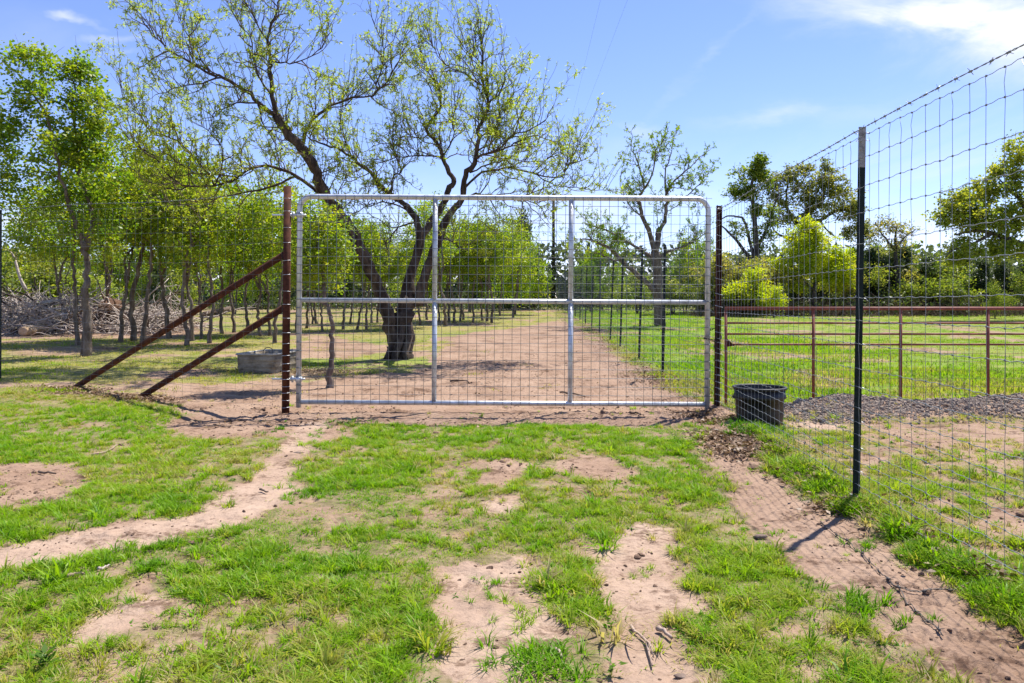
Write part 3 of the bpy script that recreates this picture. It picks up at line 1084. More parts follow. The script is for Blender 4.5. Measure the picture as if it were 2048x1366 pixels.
sp = []
for (px, py, rx, ry, n) in [(1450, 880, .16, .20, 900), (1475, 905, .14, .16, 600), (1440, 845, .14, .10, 500), (1400, 830, .15, .08, 250), (145, 780, .25, .10, 700), (215, 792, .5, .08, 700),
                            (270, 800, .25, .10, 700), (1340, 765, .25, .35, 500), (1300, 752, .2, .3, 300), (640, 745, .6, .35, 900), (480, 742, .6, .4, 400), (1700, 1020, .14, .12, 260),
                            (1820, 1075, .12, .1, 160), (1960, 1160, .12, .12, 260), (1620, 960, .15, .2, 260), (1560, 900, .15, .2, 200), (500, 850, 1.2, .2, 260), (900, 740, 2.2, 1.6, 500), (1100, 780, 1.6, 1.0, 320)]:
    gx_, gy_ = px2g(px, py)
    sp.append((gx_, gy_, rx, ry, n))
for yy in np.arange(12, 30, 1.2):
    sp.append((float(fenceX(yy)) - .1, yy, .18, .6, 120))
put('leaf_litter', litter(sp), 'litter', kind='stuff', tint=True)


# ------------------------------------------------------------------ trees
def tree_leaf_cloud(mb, C, n, cr, L, W, tint0, r, droop=0.0, spread=1.0, flat=.75):
    P = C + r.normal(0, 1, (n, 3)) * cr * np.array((1, 1, flat)) * .55
    D = r.normal(0, 1, (n, 3))
    D[:, 2] = D[:, 2] * .6 - droop
    Nn = r.normal(0, 1, (n, 3)) + np.array((0, 0, .7))
    LL = L * r.uniform(.65, 1.3, n)
    mb.leaves(P, D, Nn, LL, W / L * LL, np.clip(tint0 + r.normal(0, .16, n), 0, 1))


def crown_parts(seed, trunks, ells, nclump, per, cr, L, W, twig=.010, droop=0.0, tint=(.2, .7), dark=0.0, shell=.35, skip=.3, forkpen=.55, rmax=.05, k_trunk=8):
    """trunks: list of (pts, r0, r1). ells: (cx,cy,cz,rx,ry,rz,weight). -> trunk MB, branch MB, leaf MB"""
    r = np.random.default_rng(seed)
    tr, br, lf = MB(), MB(), MB()
    nodes, nrad = [], []
    for pts, r0, r1 in trunks:
        P = spline(pts, 4)
        t = np.linspace(0, 1, len(P))
        P = P + r.normal(0, .018 + .12 * r1, P.shape) * (t > .05)[:, None] * np.array((1, 1, .2))
        rad = r0 + (r1 - r0) * t
        if r0 > .03:
            rad = rad * (1 + .45 * np.exp(-t * 14)) * r.uniform(.93, 1.07, len(P))
        tr.tube(P, rad, k_trunk if r0 > .05 else 6)
        s = int(len(P) * skip) if r0 > .03 and pts is trunks[0][0] else 1
        nodes += list(P[s:])
        nrad += list(rad[s:])
    nodes, nrad = [np.array(p) for p in nodes], list(nrad)
    w = np.array([e[6] for e in ells], float)
    w /= w.sum()
    C = []
    for _ in range(nclump):
        e = ells[r.choice(len(ells), p=w)]
        d = unit(r.normal(0, 1, 3))
        q = (shell + (1 - shell) * r.uniform() ** .6)
        C.append(np.array(e[:3]) + d * np.array(e[3:6]) * q)
    C = np.array(C)
    top = nodes[len(nodes) // 2]
    C = C[np.argsort(np.linalg.norm(C - np.array(trunks[0][0][-1]), axis=1))]
    for c in C:
        A = np.array(nodes)
        d = np.linalg.norm(A - c, axis=1) + forkpen * np.maximum(A[:, 2] - c[2] + .05, 0) * 1.5
        j = int(np.argmin(d))
        a = A[j]
        ln = np.linalg.norm(c - a)
        rb = min(nrad[j] * .75, max(twig, .022 * ln + twig * .6), rmax)
        m1 = a + (c - a) * .35 + r.normal(0, .09, 3) * ln + np.array((0, 0, .05 * ln))
        m2 = a + (c - a) * .70 + r.normal(0, .09, 3) * ln + np.array((0, 0, .05 * ln))
        P = spline([a, m1, m2, c], 2)
        rad = np.linspace(rb, twig * .6, len(P))
        br.tube(P, rad, 4 if rb < .02 else 5, cap=False)
        nodes += [P[2], P[4], P[6]]
        nrad += [rad[2], rad[4], rad[6]]
        t0 = r.uniform(*tint)
        if per:
            tree_leaf_cloud(lf, c, per, cr * r.uniform(.7, 1.25), L, W, t0, r, droop)
            tree_leaf_cloud(lf, P[4], max(1, per // 4), cr * .6, L, W, t0, r, droop)
            for _ in range(2):
                e = c + r.normal(0, 1, 3) * cr * .6
                br.tube([c, (c + e) / 2 + r.normal(0, .05, 3) * cr, e], [twig * .6, twig * .5, twig * .3], 3, cap=False)
    return tr, br, lf


def plant_tree(name, label, cat, base, parts, bark, leaf, group=None):
    """parts in coordinates relative to the base"""
    root = thing(name, label, cat, base, group)
    for nm, mb, mat, tint in (('trunk', parts[0], bark, False), ('branches', parts[1], bark, False), ('crown', parts[2], leaf, True)):
        if mb.n:
            o = put(nm, mb.mesh(nm, (0, 0, 0), True, tint), mat, root)
            if nm != 'trunk':
                o['kind'] = 'stuff'
    return root


def on_ground(px, py):
    x, y = px2g(px, py)
    return (x, y, gz(x, y) - .01)


# ---- the large mesquite, its limbs laid out one by one
MY = 16.05
LIMBS = [
    # name, pts (px, py, depth offset), r0, r1
    ('trunk', [(800, 722, 0), (798, 705, 0), (799, 680, 0), (803, 655, 0), (812, 628, 0.02), (822, 600, .05)], .25, .18),
    ('limb', [(792, 690, -.05), (781, 655, -.10), (770, 612, -.2), (751, 562, -.4), (723, 502, -.7), (700, 456, -.9), (669, 418, -1.1), (642, 374, -1.25), (627, 337, -1.4), (609, 303, -1.5), (580, 273, -1.6), (553, 231, -1.7)], .165, .085),
    ('limb', [(553, 231, -1.7), (545, 193, -1.7), (540, 148, -1.65), (541, 120, -1.6), (536, 79, -1.6), (545, 45, -1.6), (553, 21, -1.55), (559, 0, -1.5), (578, -40, -1.5)], .075, .012),
    ('limb', [(553, 231, -1.7), (516, 206, -1.9), (492, 182, -2.0), (447, 155, -2.1), (420, 148, -2.2), (389, 129, -2.3), (354, 110, -2.4), (327, 89, -2.5), (303, 69, -2.5), (285, 40, -2.5)], .065, .010),
    ('limb', [(609, 306, -1.5), (607, 282, -1.3), (620, 248, -1.0), (648, 220, -.8), (679, 206, -.6), (703, 196, -.5), (741, 193, -.3), (756, 182, -.3), (775, 162, -.2), (792, 131, -.1), (805, 95, 0), (815, 60, 0)], .055, .010),
    ('limb', [(756, 182, -.3), (753, 165, -.3), (765, 131, -.4), (765, 89, -.4), (755, 65, -.45), (741, 30, -.5)], .026, .007),
    ('limb', [(545, 193, -1.7), (520, 160, -1.5), (508, 120, -1.4), (500, 75, -1.3), (480, 50, -1.3), (455, 5, -1.3)], .030, .008),
    ('limb', [(541, 120, -1.6), (560, 125, -1.8), (590, 125, -1.9), (625, 112, -2.0), (650, 85, -2.0), (665, 50, -2.0)], .026, .007),
    ('limb', [(540, 90, -1.6), (515, 50, -1.6), (500, 20, -1.6), (470, -20, -1.6)], .024, .008),
    ('limb', [(447, 155, -2.1), (405, 165, -2.3), (375, 170, -2.4), (345, 180, -2.6), (310, 190, -2.7)], .026, .007),
    ('limb', [(420, 148, -2.2), (395, 105, -2.0), (370, 60, -1.9), (350, 20, -1.9)], .024, .007),
    ('limb', [(516, 206, -1.9), (480, 205, -1.7), (455, 215, -1.6), (430, 230, -1.6), (400, 240, -1.5)], .024, .007),
    ('limb', [(516, 210, -1.9), (525, 245, -1.7), (545, 275, -1.6), (556, 310, -1.5), (560, 345, -1.4)], .020, .010),
    # low limbs running out to the left
    ('limb', [(668, 420, -1.1), (640, 392, -.9), (592, 350, -.9), (544, 334, -1.0), (509, 335, -1.1), (475, 354, -1.3), (430, 372, -1.5), (378, 372, -1.7), (344, 358, -1.8), (303, 310, -1.9), (270, 290, -2.0), (245, 262, -2.0)], .060, .009),
    ('limb', [(430, 372, -1.5), (406, 334, -1.4), (372, 299, -1.4), (344, 275, -1.4), (303, 268, -1.4), (275, 220, -1.4), (248, 193, -1.4), (240, 150, -1.4)], .030, .007),
    ('limb', [(592, 352, -.9), (550, 372, -.5), (500, 384, -.3), (447, 392, -.2), (410, 402, 0), (378, 408, .1), (344, 408, .2), (317, 396, .3), (290, 370, .3)], .036, .008),
    ('limb', [(475, 356, -1.3), (430, 350, -1.6), (390, 345, -1.9), (350, 320, -2.1), (320, 300, -2.2)], .026, .007),
    ('limb', [(378, 372, -1.7), (350, 380, -1.7), (310, 372, -1.8), (280, 350, -1.8), (255, 330, -1.8)], .022, .007),
    ('limb', [(430, 372, -1.5), (445, 330, -1.7), (440, 290, -1.8), (415, 262, -1.9), (395, 250, -1.9)], .022, .007),
    # centre stem
    ('limb', [(808, 640, 0), (808, 606, .05), (813, 571, .1), (832, 511, .15), (838, 476, .2), (835, 448, .25), (821, 423, .3), (800, 402, .4), (779, 385, .5), (757, 368, .6), (741, 344, .7), (720, 330, .8), (703, 312, .9), (672, 296, 1.0), (638, 286, 1.1), (617, 275, 1.2)], .125, .016),
    ('limb', [(782, 386, .5), (786, 354, .5), (803, 344, .5), (795, 325, .4), (786, 300, .4), (792, 265, .4), (790, 235, .4)], .032, .008),
    ('limb', [(814, 420, .3), (786, 407, .1), (760, 405, 0), (737, 411, -.1), (709, 427, -.2), (695, 440, -.3)], .028, .009),
    ('limb', [(830, 445, .25), (796, 455, 0), (779, 476, -.1), (770, 490, -.1), (778, 515, -.2)], .030, .009),
    ('limb', [(703, 312, .9), (690, 285, .9), (680, 255, .9), (690, 215, .9), (720, 180, .9)], .020, .006),
    ('limb', [(741, 344, .7), (715, 358, .7), (690, 362, .8), (660, 350, .9)], .020, .006),
    # right stems
    ('limb', [(822, 600, .05), (821, 557, .2), (840, 494, .3), (853, 455, .4), (881, 420, .5), (895, 392, .55), (898, 376, .6), (908, 362, .65), (899, 344, .7), (885, 320, .8), (884, 306, .8), (874, 286, .8), (858, 268, .8), (854, 253, .8), (872, 231, .85), (882, 203, .9), (878, 176, .9), (865, 155, .9), (844, 114, .9), (838, 80, .9)], .115, .009),
    ('limb', [(884, 318, .8), (865, 311, .6), (830, 313, .4), (796, 314, .2), (775, 322, 0), (745, 318, 0)], .034, .008),
    ('limb', [(886, 310, .8), (899, 292, 1.0), (909, 265, 1.1), (903, 241, 1.1), (913, 213, 1.1), (905, 180, 1.1)], .026, .007),
    ('limb', [(858, 268, .8), (836, 276, .9), (810, 265, 1.0), (800, 235, 1.1), (812, 205, 1.1)], .022, .006),
    ('limb', [(838, 610, .05), (846, 557, -.05), (863, 515, -.1), (877, 476, -.15), (891, 444, -.2), (910, 415, -.2), (926, 392, -.2), (931, 351, -.25), (947, 327, -.3), (954, 286, -.3), (958, 255, -.35), (971, 227, -.35), (978, 206, -.35), (968, 172, -.35), (964, 138, -.35), (966, 103, -.4), (961, 69, -.4), (951, 24, -.4)], .125, .008),
    ('limb', [(978, 206, -.35), (995, 193, -.5), (1009, 165, -.6), (1009, 141, -.6), (1000, 120, -.6)], .024, .007),
    ('limb', [(972, 225, -.35), (998, 218, -.4), (1016, 203, -.4), (1028, 193, -.4)], .022, .012),
    ('limb', [(968, 172, -.35), (930, 148, -.2), (905, 138, -.1), (882, 120, 0), (865, 93, .1), (848, 70, .1)], .026, .007),
    ('limb', [(965, 130, -.35), (945, 112, -.5), (925, 90, -.6), (908, 60, -.6)], .018, .006),
    ('limb', [(958, 262, -.35), (985, 262, -.2), (1005, 245, -.1), (1030, 238, -.1)], .020, .007),
    ('limb', [(958, 300, -.3), (985, 285, -.5), (996, 255, -.5), (1000, 225, -.5)], .024, .010),
    ('limb', [(950, 318, -.3), (971, 306, -.6), (999, 299, -.8), (1026, 272, -.9), (1057, 262, -1.0), (1092, 239, -1.1)], .034, .010),
    ('limb', [(950, 320, -.3), (971, 308, -.6), (999, 302, -.8), (1020, 292, -.9), (1054, 274, -1.0)], .034, .018),
    ('limb', [(940, 345, -.25), (978, 328, 0), (1009, 320, .2), (1037, 306, .3), (1060, 300, .3)], .028, .010),
    ('limb', [(930, 375, -.2), (965, 345, .1), (1016, 337, .3), (1068, 347, .4), (1119, 354, .5), (1135, 335, .5), (1143, 323, .5), (1160, 285, .5)], .042, .009),
    ('limb', [(1068, 347, .4), (1090, 362, .5), (1120, 372, .5), (1154, 375, .5), (1188, 382, .5), (1225, 378, .5)], .022, .006),
    ('limb', [(926, 395, -.2), (965, 388, -.4), (1016, 396, -.5), (1057, 401, -.6), (1080, 415, -.6), (1095, 440, -.6)], .034, .007),
    ('limb', [(1016, 337, .3), (1045, 325, .6), (1085, 320, .8), (1120, 305, .9), (1165, 275, 1.0)], .022, .006),
    ('limb', [(884, 478, -.15), (905, 483, -.4), (916, 494, -.5), (937, 500, -.6)], .030, .008),
    ('limb', [(965, 388, -.4), (985, 405, -.4), (1000, 440, -.5), (990, 470, -.5)], .018, .006),
]


def lerp_path(P, t):
    f = t * (len(P) - 1)
    i = min(int(f), len(P) - 2)
    return P[i] + (P[i + 1] - P[i]) * (f - i), unit(P[i + 1] - P[i])


def gnarly(r, a, d, ln, n, wob, up):
    P = [np.array(a)]
    d = unit(d)
    for i in range(n):
        d = unit(d + r.normal(0, wob, 3) + np.array((0, 0, up)))
        P.append(P[-1] + d * ln / n)
    return np.array(P)


def twiggy(r, limbs3, t0f, l1, l2, l3, sp1, up, br, lf, L, W, leafp, nleaf, droop=.35, tscale=1.0, shoots=0.0):
    """side shoots, twigs and leaf sprays on given limbs"""
    for P, r0, r1, t0 in limbs3:
        seg = np.linalg.norm(np.diff(P, axis=0), axis=1).sum()
        n1 = max(2, int(seg * (1 - t0) / sp1))
        for k in range(int(seg * (1 - t0) * shoots)):
            a, tg = lerp_path(P, r.uniform(t0, .97))
            ln = r.uniform(.5, 1.5)
            Q = gnarly(r, a, np.array((0, 0, 1.0)) + tg * .5 + r.normal(0, .28, 3), ln, 7, .11, .05)
            br.tube(Q, np.linspace(.0075, .0025, len(Q)), 3, cap=False)
            for m in range(int(ln / .10)):
                b, tg2 = lerp_path(Q, r.uniform(.2, 1))
                if r.uniform() < leafp(b) * .8:
                    c = r.integers(3, 7)
                    D = r.normal(0, 1, (c, 3))
                    D[:, 2] -= droop
                    LL = L * r.uniform(.5, 1.1, c)
                    lf.leaves(np.repeat(b[None], c, 0), D, r.normal(0, 1, (c, 3)) + np.array((0, 0, .5)), LL, LL * W / L, np.clip(.45 + r.normal(0, .2, c), 0, 1))
        for k in range(n1):
            t = t0 + (1 - t0) * (k + r.uniform()) / n1
            if k == n1 - 1:
                t = 1.0
            a, tg = lerp_path(P, min(t, 1.0))
            side = unit(np.cross(tg, r.normal(0, 1, 3)))
            d = tg * (.55 if t < 1 else 1.2) + side * r.uniform(.5, 1.1) + np.array((0, 0, up * r.uniform(.3, 1.5)))
            ln = r.uniform(*l1) * (1.0 if r0 > .03 else .75)
            rr = min(.014, (r0 + (r1 - r0) * t) * .7) * tscale
            Q = gnarly(r, a, d, ln, 6, .27, .06)
            br.tube(Q, np.linspace(rr, rr * .35, len(Q)), 4, cap=False)
            n2 = int(ln / .13)
            for m in range(n2):
                u = .18 + .82 * (m + r.uniform()) / n2
                b, tg2 = lerp_path(Q, min(u, 1))
                s2 = unit(np.cross(tg2, r.normal(0, 1, 3)))
                Q2 = gnarly(r, b, tg2 * .7 + s2 * .9 + np.array((0, 0, .25)), r.uniform(*l2), 4, .30, .05)
                br.tube(Q2, np.linspace(rr * .5, rr * .22, len(Q2)), 3, cap=False)
                pts = [Q2[-1], Q2[3], Q2[2]]
                if r.uniform() < .7:
                    s3 = unit(np.cross(Q2[2] - Q2[1], r.normal(0, 1, 3)))
                    Q3 = gnarly(r, Q2[2], s3 + unit(Q2[2] - Q2[1]) * .6, r.uniform(*l3), 3, .3, 0)
                    br.tube(Q3, np.linspace(rr * .3, rr * .16, len(Q3)), 3, cap=False)
                    pts += [Q3[-1], Q3[2]]
                dens = leafp(b)
                for p in pts:
                    if r.uniform() < dens:
                        c = r.integers(nleaf[0], nleaf[1] + 1)
                        D = r.normal(0, 1, (c, 3))
                        D[:, 2] -= droop
                        Nn = r.normal(0, 1, (c, 3)) + np.array((0, 0, .5))
                        LL = L * r.uniform(.6, 1.3, c)
                        lf.leaves(np.repeat(p[None], c, 0), D, Nn, LL, LL * W / L, np.clip(.45 + .25 * (dens - .5) + r.normal(0, .2, c), 0, 1))


mb_x, mb_y = px2g(797, 718)
MBASE = (mb_x, mb_y, gz(mb_x, mb_y))
root = thing('mesquite_tree', 'large spreading mesquite with dark split trunk and thin new leaves seen through the gate', 'tree', MBASE)
r = np.random.default_rng(3)
limbs3 = []
for nm, pts, r0, r1 in LIMBS:
    P = spline([px3(px, py, MY + dy) for px, py, dy in pts], 3)
    L_ = np.linalg.norm(np.diff(P, axis=0), axis=1).sum()
    P[1:-1] += r.normal(0, .012 + .1 * r1, P[1:-1].shape)
    t = np.linspace(0, 1, len(P))
    rad = (r0 + (r1 - r0) * t ** (.8 if nm == 'trunk' else .62)) * r.uniform(.88, 1.12, len(P)) * (1 if r0 > .1 else .78)
    m1 = MB()
    if nm == 'trunk':
        P[0, 2] = MBASE[2] - .08
        rad = rad * (1 + .16 * np.exp(-t * 7))
        # fluted bole: a few root buttresses run into the ground
        for kx in range(6):
            an = kx * 1.05 + .3
            c, s_ = math.cos(an), math.sin(an)
            m1.tube([(MBASE[0] + .31 * c, MBASE[1] + .31 * s_, MBASE[2] - .06), (MBASE[0] + .20 * c, MBASE[1] + .20 * s_, MBASE[2] + .10), (P[4, 0] + .17 * c, P[4, 1] + .17 * s_, P[4, 2] + .25), (P[8, 0] + .11 * c, P[8, 1] + .11 * s_, P[8, 2] + .35)], [.05, .080, .085, .05], 8)
    m1.tube(P, rad, 12 if r0 > .1 else 7)
    put(nm, m1, 'bark_mesquite', root)
    if nm != 'trunk':
        limbs3.append((P, r0, r1, .45 if r0 > .1 else .14))
# sawn stub on the left limb
sb = MB()
sb.tube([px3(690, 452, MY - .9), px3(668, 440, MY - 1.0), px3(645, 428, MY - 1.15)], [.13, .12, .115], 10)
put('stub', sb, 'bark_mesquite', root, label='sawn grey stub of a cut limb')
sb = MB()
e = px3(644.6, 427.6, MY - 1.152)
sb.tube([e, e + unit(px3(645, 428, MY - 1.15) - px3(668, 440, MY - 1.0)) * .02], [.105, .10], 10)
put('sawn_face', sb, 'dead_wood', root)


def mes_density(p):
    px = 1024 + p[0] / p[1] * F
    py = 606 - (p[2] - CAMZ) / p[1] * F
    d = .42 + .60 * float(vnoise(px / 55.0, py / 55.0, 81))
    if px < 420:
        d += .22
    if 880 < px < 980 and py > 330:
        d += .3
    if 930 < px < 1100 and 330 < py:
        d -= .05
    if 540 < px < 800 and py > 250:
        d -= .10
    return d


br, lf = MB(), MB()
twiggy(r, limbs3, None, (.45, 1.15), (.18, .46), (.10, .24), .155, .38, br, lf, .074, .017, mes_density, (5, 9), shoots=8.0)
o = put('twigs', br, 'twig_bark', root, kind='stuff')
o = put('crown', lf, 'leaf_mesquite', root, kind='stuff', tint=True)
print('mesquite leaves', lf.n // 4, 'twig verts', br.n)

# ---- the smaller mesquite in the pasture beyond the lane fence
TX, TY = px2g(1320, 653)
root = thing('mesquite_tree', 'round topped sparse tree with low limb leaning left, beyond the lane fence', 'tree', (TX, TY, gz(TX, TY)))
L2 = [
    ('trunk', [(1321, 656, 0), (1319, 616, 0), (1317, 580, 0), (1315, 545, 0), (1314, 518, 0), (1311, 503, 0)], .205, .17),
    ('limb', [(1313, 592, 0), (1298, 570, -.1), (1280, 553, -.2), (1243, 521, -.5), (1218, 495, -.7), (1195, 486, -.9), (1165, 478, -1.1)], .20, .035),
    ('limb', [(1313, 525, 0), (1297, 511, .2), (1269, 492, .4), (1236, 473, .6), (1200, 455, .8), (1172, 450, .9)], .13, .025),
    ('limb', [(1311, 505, 0), (1302, 477, -.1), (1298, 459, -.2), (1284, 433, -.3), (1280, 408, -.3), (1276, 400, -.3), (1288, 376, -.2), (1282, 346, -.2), (1273, 318, -.2), (1262, 300, -.2)], .17, .02),
    ('limb', [(1311, 505, 0), (1317, 477, .1), (1321, 459, .2), (1331, 433, .3), (1335, 404, .3), (1333, 388, .3), (1349, 361, .4), (1373, 341, .5), (1393, 322, .5)], .17, .02),
    ('limb', [(1320, 515, 0), (1331, 506, -.2), (1357, 495, -.5), (1385, 484, -.7), (1405, 470, -.8)], .10, .02),
    ('limb', [(1290, 376, -.2), (1305, 345, -.4), (1310, 310, -.5), (1318, 285, -.5)], .06, .015),
    ('limb', [(1333, 388, .3), (1330, 350, .5), (1340, 315, .6), (1345, 292, .6)], .06, .015),
    ('limb', [(1284, 433, -.3), (1262, 415, -.3), (1248, 392, -.3), (1240, 360, -.3)], .05, .015),
    ('limb', [(1335, 404, .3), (1365, 395, .4), (1392, 375, .4), (1412, 352, .4)], .05, .015),
    ('limb', [(1243, 521, -.5), (1225, 520, -.4), (1200, 508, -.3), (1178, 505, -.3)], .05, .015),
    ('limb', [(1313, 480, .2), (1313, 465, .2), (1316, 452, .2)], .06, .03),
]
r = np.random.default_rng(5)
limbs3 = []
for nm, pts, r0, r1 in L2:
    P = spline([px3(px, py, TY + dy) for px, py, dy in pts], 3)
    P[1:-1] += r.normal(0, .02, P[1:-1].shape)
    t = np.linspace(0, 1, len(P))
    rad = (r0 + (r1 - r0) * t ** .7) * r.uniform(.9, 1.1, len(P)) * (1 if nm == 'trunk' else .72)
    if nm == 'trunk':
        rad = rad * (1 + .25 * np.exp(-t * 9))
    m1 = MB()
    m1.tube(P, rad, 9)
    put(nm, m1, 'bark_elm', root)
    if nm != 'trunk':
        limbs3.append((P, r0, r1, .35))
br, lf = MB(), MB()
twiggy(r, limbs3, None, (.4, .95), (.25, .45), (.15, .3), .16, .4, br, lf, .085, .028, lambda p: .75 + .4 * float(vnoise(p[0] * 1.2, p[2] * 1.2, 83)), (5, 8), tscale=1.1, shoots=1.0)
put('twigs', br, 'bark_elm', root, kind='stuff')
put('crown', lf, 'leaf_elm', root, kind='stuff', tint=True)


# ---- elms of the grove
def rel(px, py, Y, base, dy=0.0):
    return px3(px, py, Y + dy) - np.array(base)


def traced_tree(name, label, basepx, trunks_px, ells_px, seed, bark, leaf, group=None, **kw):
    """trunks in pixels (px, py, depth) with radii; ellipses (px, py, depth, rx_px, ry_px, depth_r, weight)"""
    b = on_ground(*basepx)
    Y = b[1]
    s = Y / F
    tr = [([rel(px, py, Y, b, dy) for px, py, dy in pts], r0, r1) for pts, r0, r1 in trunks_px]
    tr[0][0][0] = np.array((0, 0, -.06))
    el = []
    for (px, py, dy, rx, ry, rd, w) in ells_px:
        c = rel(px, py, Y, b, dy)
        el.append((c[0], c[1], c[2], rx * s, rd, ry * s, w))
    return plant_tree(name, label, 'tree', b, crown_parts(seed, tr, el, **kw), bark, leaf, group)


traced_tree('elm_tree', 'tallest grey trunked elm standing in front at the left side, above the long brace', (172, 712),
            [([(172, 712, 0), (174, 640, 0), (172, 580, 0), (174, 550, 0), (168, 500, 0), (160, 475, 0), (148, 440, -.1), (136, 405, -.2), (125, 370, -.3), (112, 310, -.4), (85, 215, -.5), (45, 170, -.5)], .082, .015),
             ([(169, 500, 0), (178, 465, .05), (184, 420, .1), (168, 380, .1), (158, 350, .1), (155, 296, .15), (146, 234, .2), (149, 165, .2), (155, 125, .2)], .055, .010)],
            [(60, 130, -.3, 55, 45, .6, .8), (20, 210, -.5, 60, 70, .8, 1), (95, 190, -.3, 60, 60, .8, 1), (155, 165, .2, 38, 50, .5, 1), (190, 215, .2, 40, 50, .6, 1), (60, 300, -.4, 90, 60, 1.0, 1.6),
             (180, 290, .2, 60, 60, .8, 1.5), (50, 390, -.3, 90, 50, 1.0, 1.3), (200, 370, .2, 60, 60, .9, 1.2), (90, 470, 0, 80, 35, .8, .8), (215, 450, .2, 50, 60, .7, .7), (-40, 290, -.4, 60, 80, .8, .9), (160, 120, .2, 25, 30, .3, .3)],
            201, 'bark_elm', 'leaf_elm', nclump=340, per=44, cr=.22, L=.078, W=.050, twig=.006, tint=(.2, .9), rmax=.03, shell=.3)

traced_tree('elm_tree', 'bare crooked elm trunk just behind the gate, its leaves above the middle rail', (660, 776),
            [([(660, 776, 0), (659, 745, 0), (664, 700, 0), (667, 662, 0), (660, 632, 0), (650, 603, 0), (646, 560, .05), (640, 515, .1), (636, 470, .1), (640, 430, .1)], .050, .014)],
            [(640, 470, .1, 60, 60, .5, 1.2), (620, 530, 0, 50, 45, .45, 1), (662, 545, .1, 42, 45, .4, 1), (610, 430, .1, 50, 40, .5, .9), (670, 480, .1, 30, 50, .4, .6), (600, 490, -.1, 40, 60, .4, .8)],
            202, 'bark_elm', 'leaf_elm', nclump=150, per=30, cr=.20, L=.060, W=.036, twig=.005, tint=(.45, .95), rmax=.02, shell=.2)


def elm_variant(seed, h, lean, two):
    r = np.random.default_rng(seed)
    x, y = 0, 0
    pts = [np.array((0, 0, -.06))]
    n = 7
    for i in range(1, n + 1):
        x += lean / n + r.normal(0, .045)
        y += r.normal(0, .045)
        pts.append(np.array((x, y, h * .80 * i / n)))
    trunks = [(pts, .050 * r.uniform(.85, 1.15), .016)]
    if two:
        k = 3
        q = [pts[k]]
        for i in range(4):
            q.append(q[-1] + np.array((r.normal(.12 * two, .05), r.normal(0, .1), h * .14)))
        trunks.append((q, .036, .012))
    t = pts[-1]
    e = []
    for _ in range(5):
        e.append((t[0] + r.normal(0, .55), t[1] + r.normal(0, .5), h * r.uniform(.55, .86), r.uniform(.6, 1.0), r.uniform(.6, .95), h * r.uniform(.11, .17), 1))
    e.append((t[0], t[1], h * .62, 1.1, 1.0, h * .2, 1.6))
    e.append((t[0], t[1], h * .88, .6, .6, h * .13, .8))
    return crown_parts(seed, trunks, e, nclump=120, per=27, cr=.26, L=.085, W=.054, twig=.006, tint=(.35, 1.0), rmax=.025, shell=.35)


NEAR_ELMS = [
    # base px, base py, height scale, label
    (157, 690, 1.15, 'brown leaning elm trunk close behind the tallest grey elm'),
    (138, 663, 1.0, 'thin forked elm in front of the brush pile, left of the tallest elm'),
    (210, 662, 1.1, 'thin elm in front of the red root ball of the brush pile'),
    (227, 660, 1.0, 'reddish thin elm at the right end of the brush pile'),
    (241, 684, 1.28, 'dark straight elm above the upper part of the long brace'),
    (268, 682, 1.35, 'tall twisted elm whose foot meets the long brace, bark pale'),
    (285, 687, 1.30, 'tall elm with bulging foot touching the long brace on its right'),
    (339, 677, 1.1, 'elm rising just above the middle of the long brace'),
    (374, 692, 1.15, 'pale slim elm showing between the two braces, foot lowest of them'),
    (384, 682, 1.1, 'thick dark elm right beside the pale slim one between the braces'),
    (403, 678, 1.0, 'wavy elm second to the right of the thick dark one between braces'),
    (418, 687, 1.1, 'strongly bent elm trunk in the middle between the two braces'),
    (444, 668, 1.0, 'elm seen between the bent trunk and the paired trunks'),
    (468, 665, 1.1, 'stout dark paired elm trunk under the upper brace'),
    (493, 668, 1.0, 'elm left of the stock tank crossed by the lower brace'),
    (521, 673, 1.0, 'curved elm trunk above the stock tank'),
    (540, 672, 1.0, 'straight elm behind the flared one, left of the brown hinge post'),
    (549, 687, 1.05, 'flared foot elm trunk right beside the brown hinge post'),
]
FAR_A = [(593, 662), (613, 657), (625, 648), (633, 648), (645, 663), (686, 659), (700, 648), (714, 659), (733, 659), (743, 646), (755, 645), (774, 659), (841, 650), (854, 640)]
FAR_B = [(878, 643), (891, 653), (898, 643), (908, 646), (920, 643), (927, 640), (946, 645), (965, 641), (974, 643), (983, 646), (1000, 632), (1026, 636)]
ORD = ['first', 'second', 'third', 'fourth', 'fifth', 'sixth', 'seventh', 'eighth', 'ninth', 'tenth', 'eleventh', 'twelfth', 'thirteenth', 'fourteenth', 'fifteenth', 'sixteenth', 'seventeenth', 'eighteenth']
variants = [(elm_variant(300, 4.3, .25, 0)), (elm_variant(301, 4.4, -.3, 1)), (elm_variant(302, 4.2, .1, 0)), (elm_variant(303, 4.5, -.15, -1)), (elm_variant(304, 4.1, .35, 1)), (elm_variant(306, 4.4, 0, 0))]
vroots = {}


def grove(i, px, py, s, label, group):
    k = i % len(variants)
    b = on_ground(px, py)
    if k not in vroots:
        o = plant_tree('elm_tree', label, 'tree', b, variants[k], 'bark_elm', 'leaf_elm', group)
        o.scale = (s,) * 3
        o.rotation_euler = (0, 0, rnd.uniform(0, 6.28))
        vroots[k] = o
    else:
        o = copy_tree(vroots[k], b, rnd.uniform(0, 6.28), (s * rnd.uniform(.85, 1.05), s * rnd.uniform(.85, 1.05), s))
    o.rotation_euler = (rnd.gauss(0, .035), rnd.gauss(0, .035), o.rotation_euler[2])
    return tag(o, label, 'tree', group)


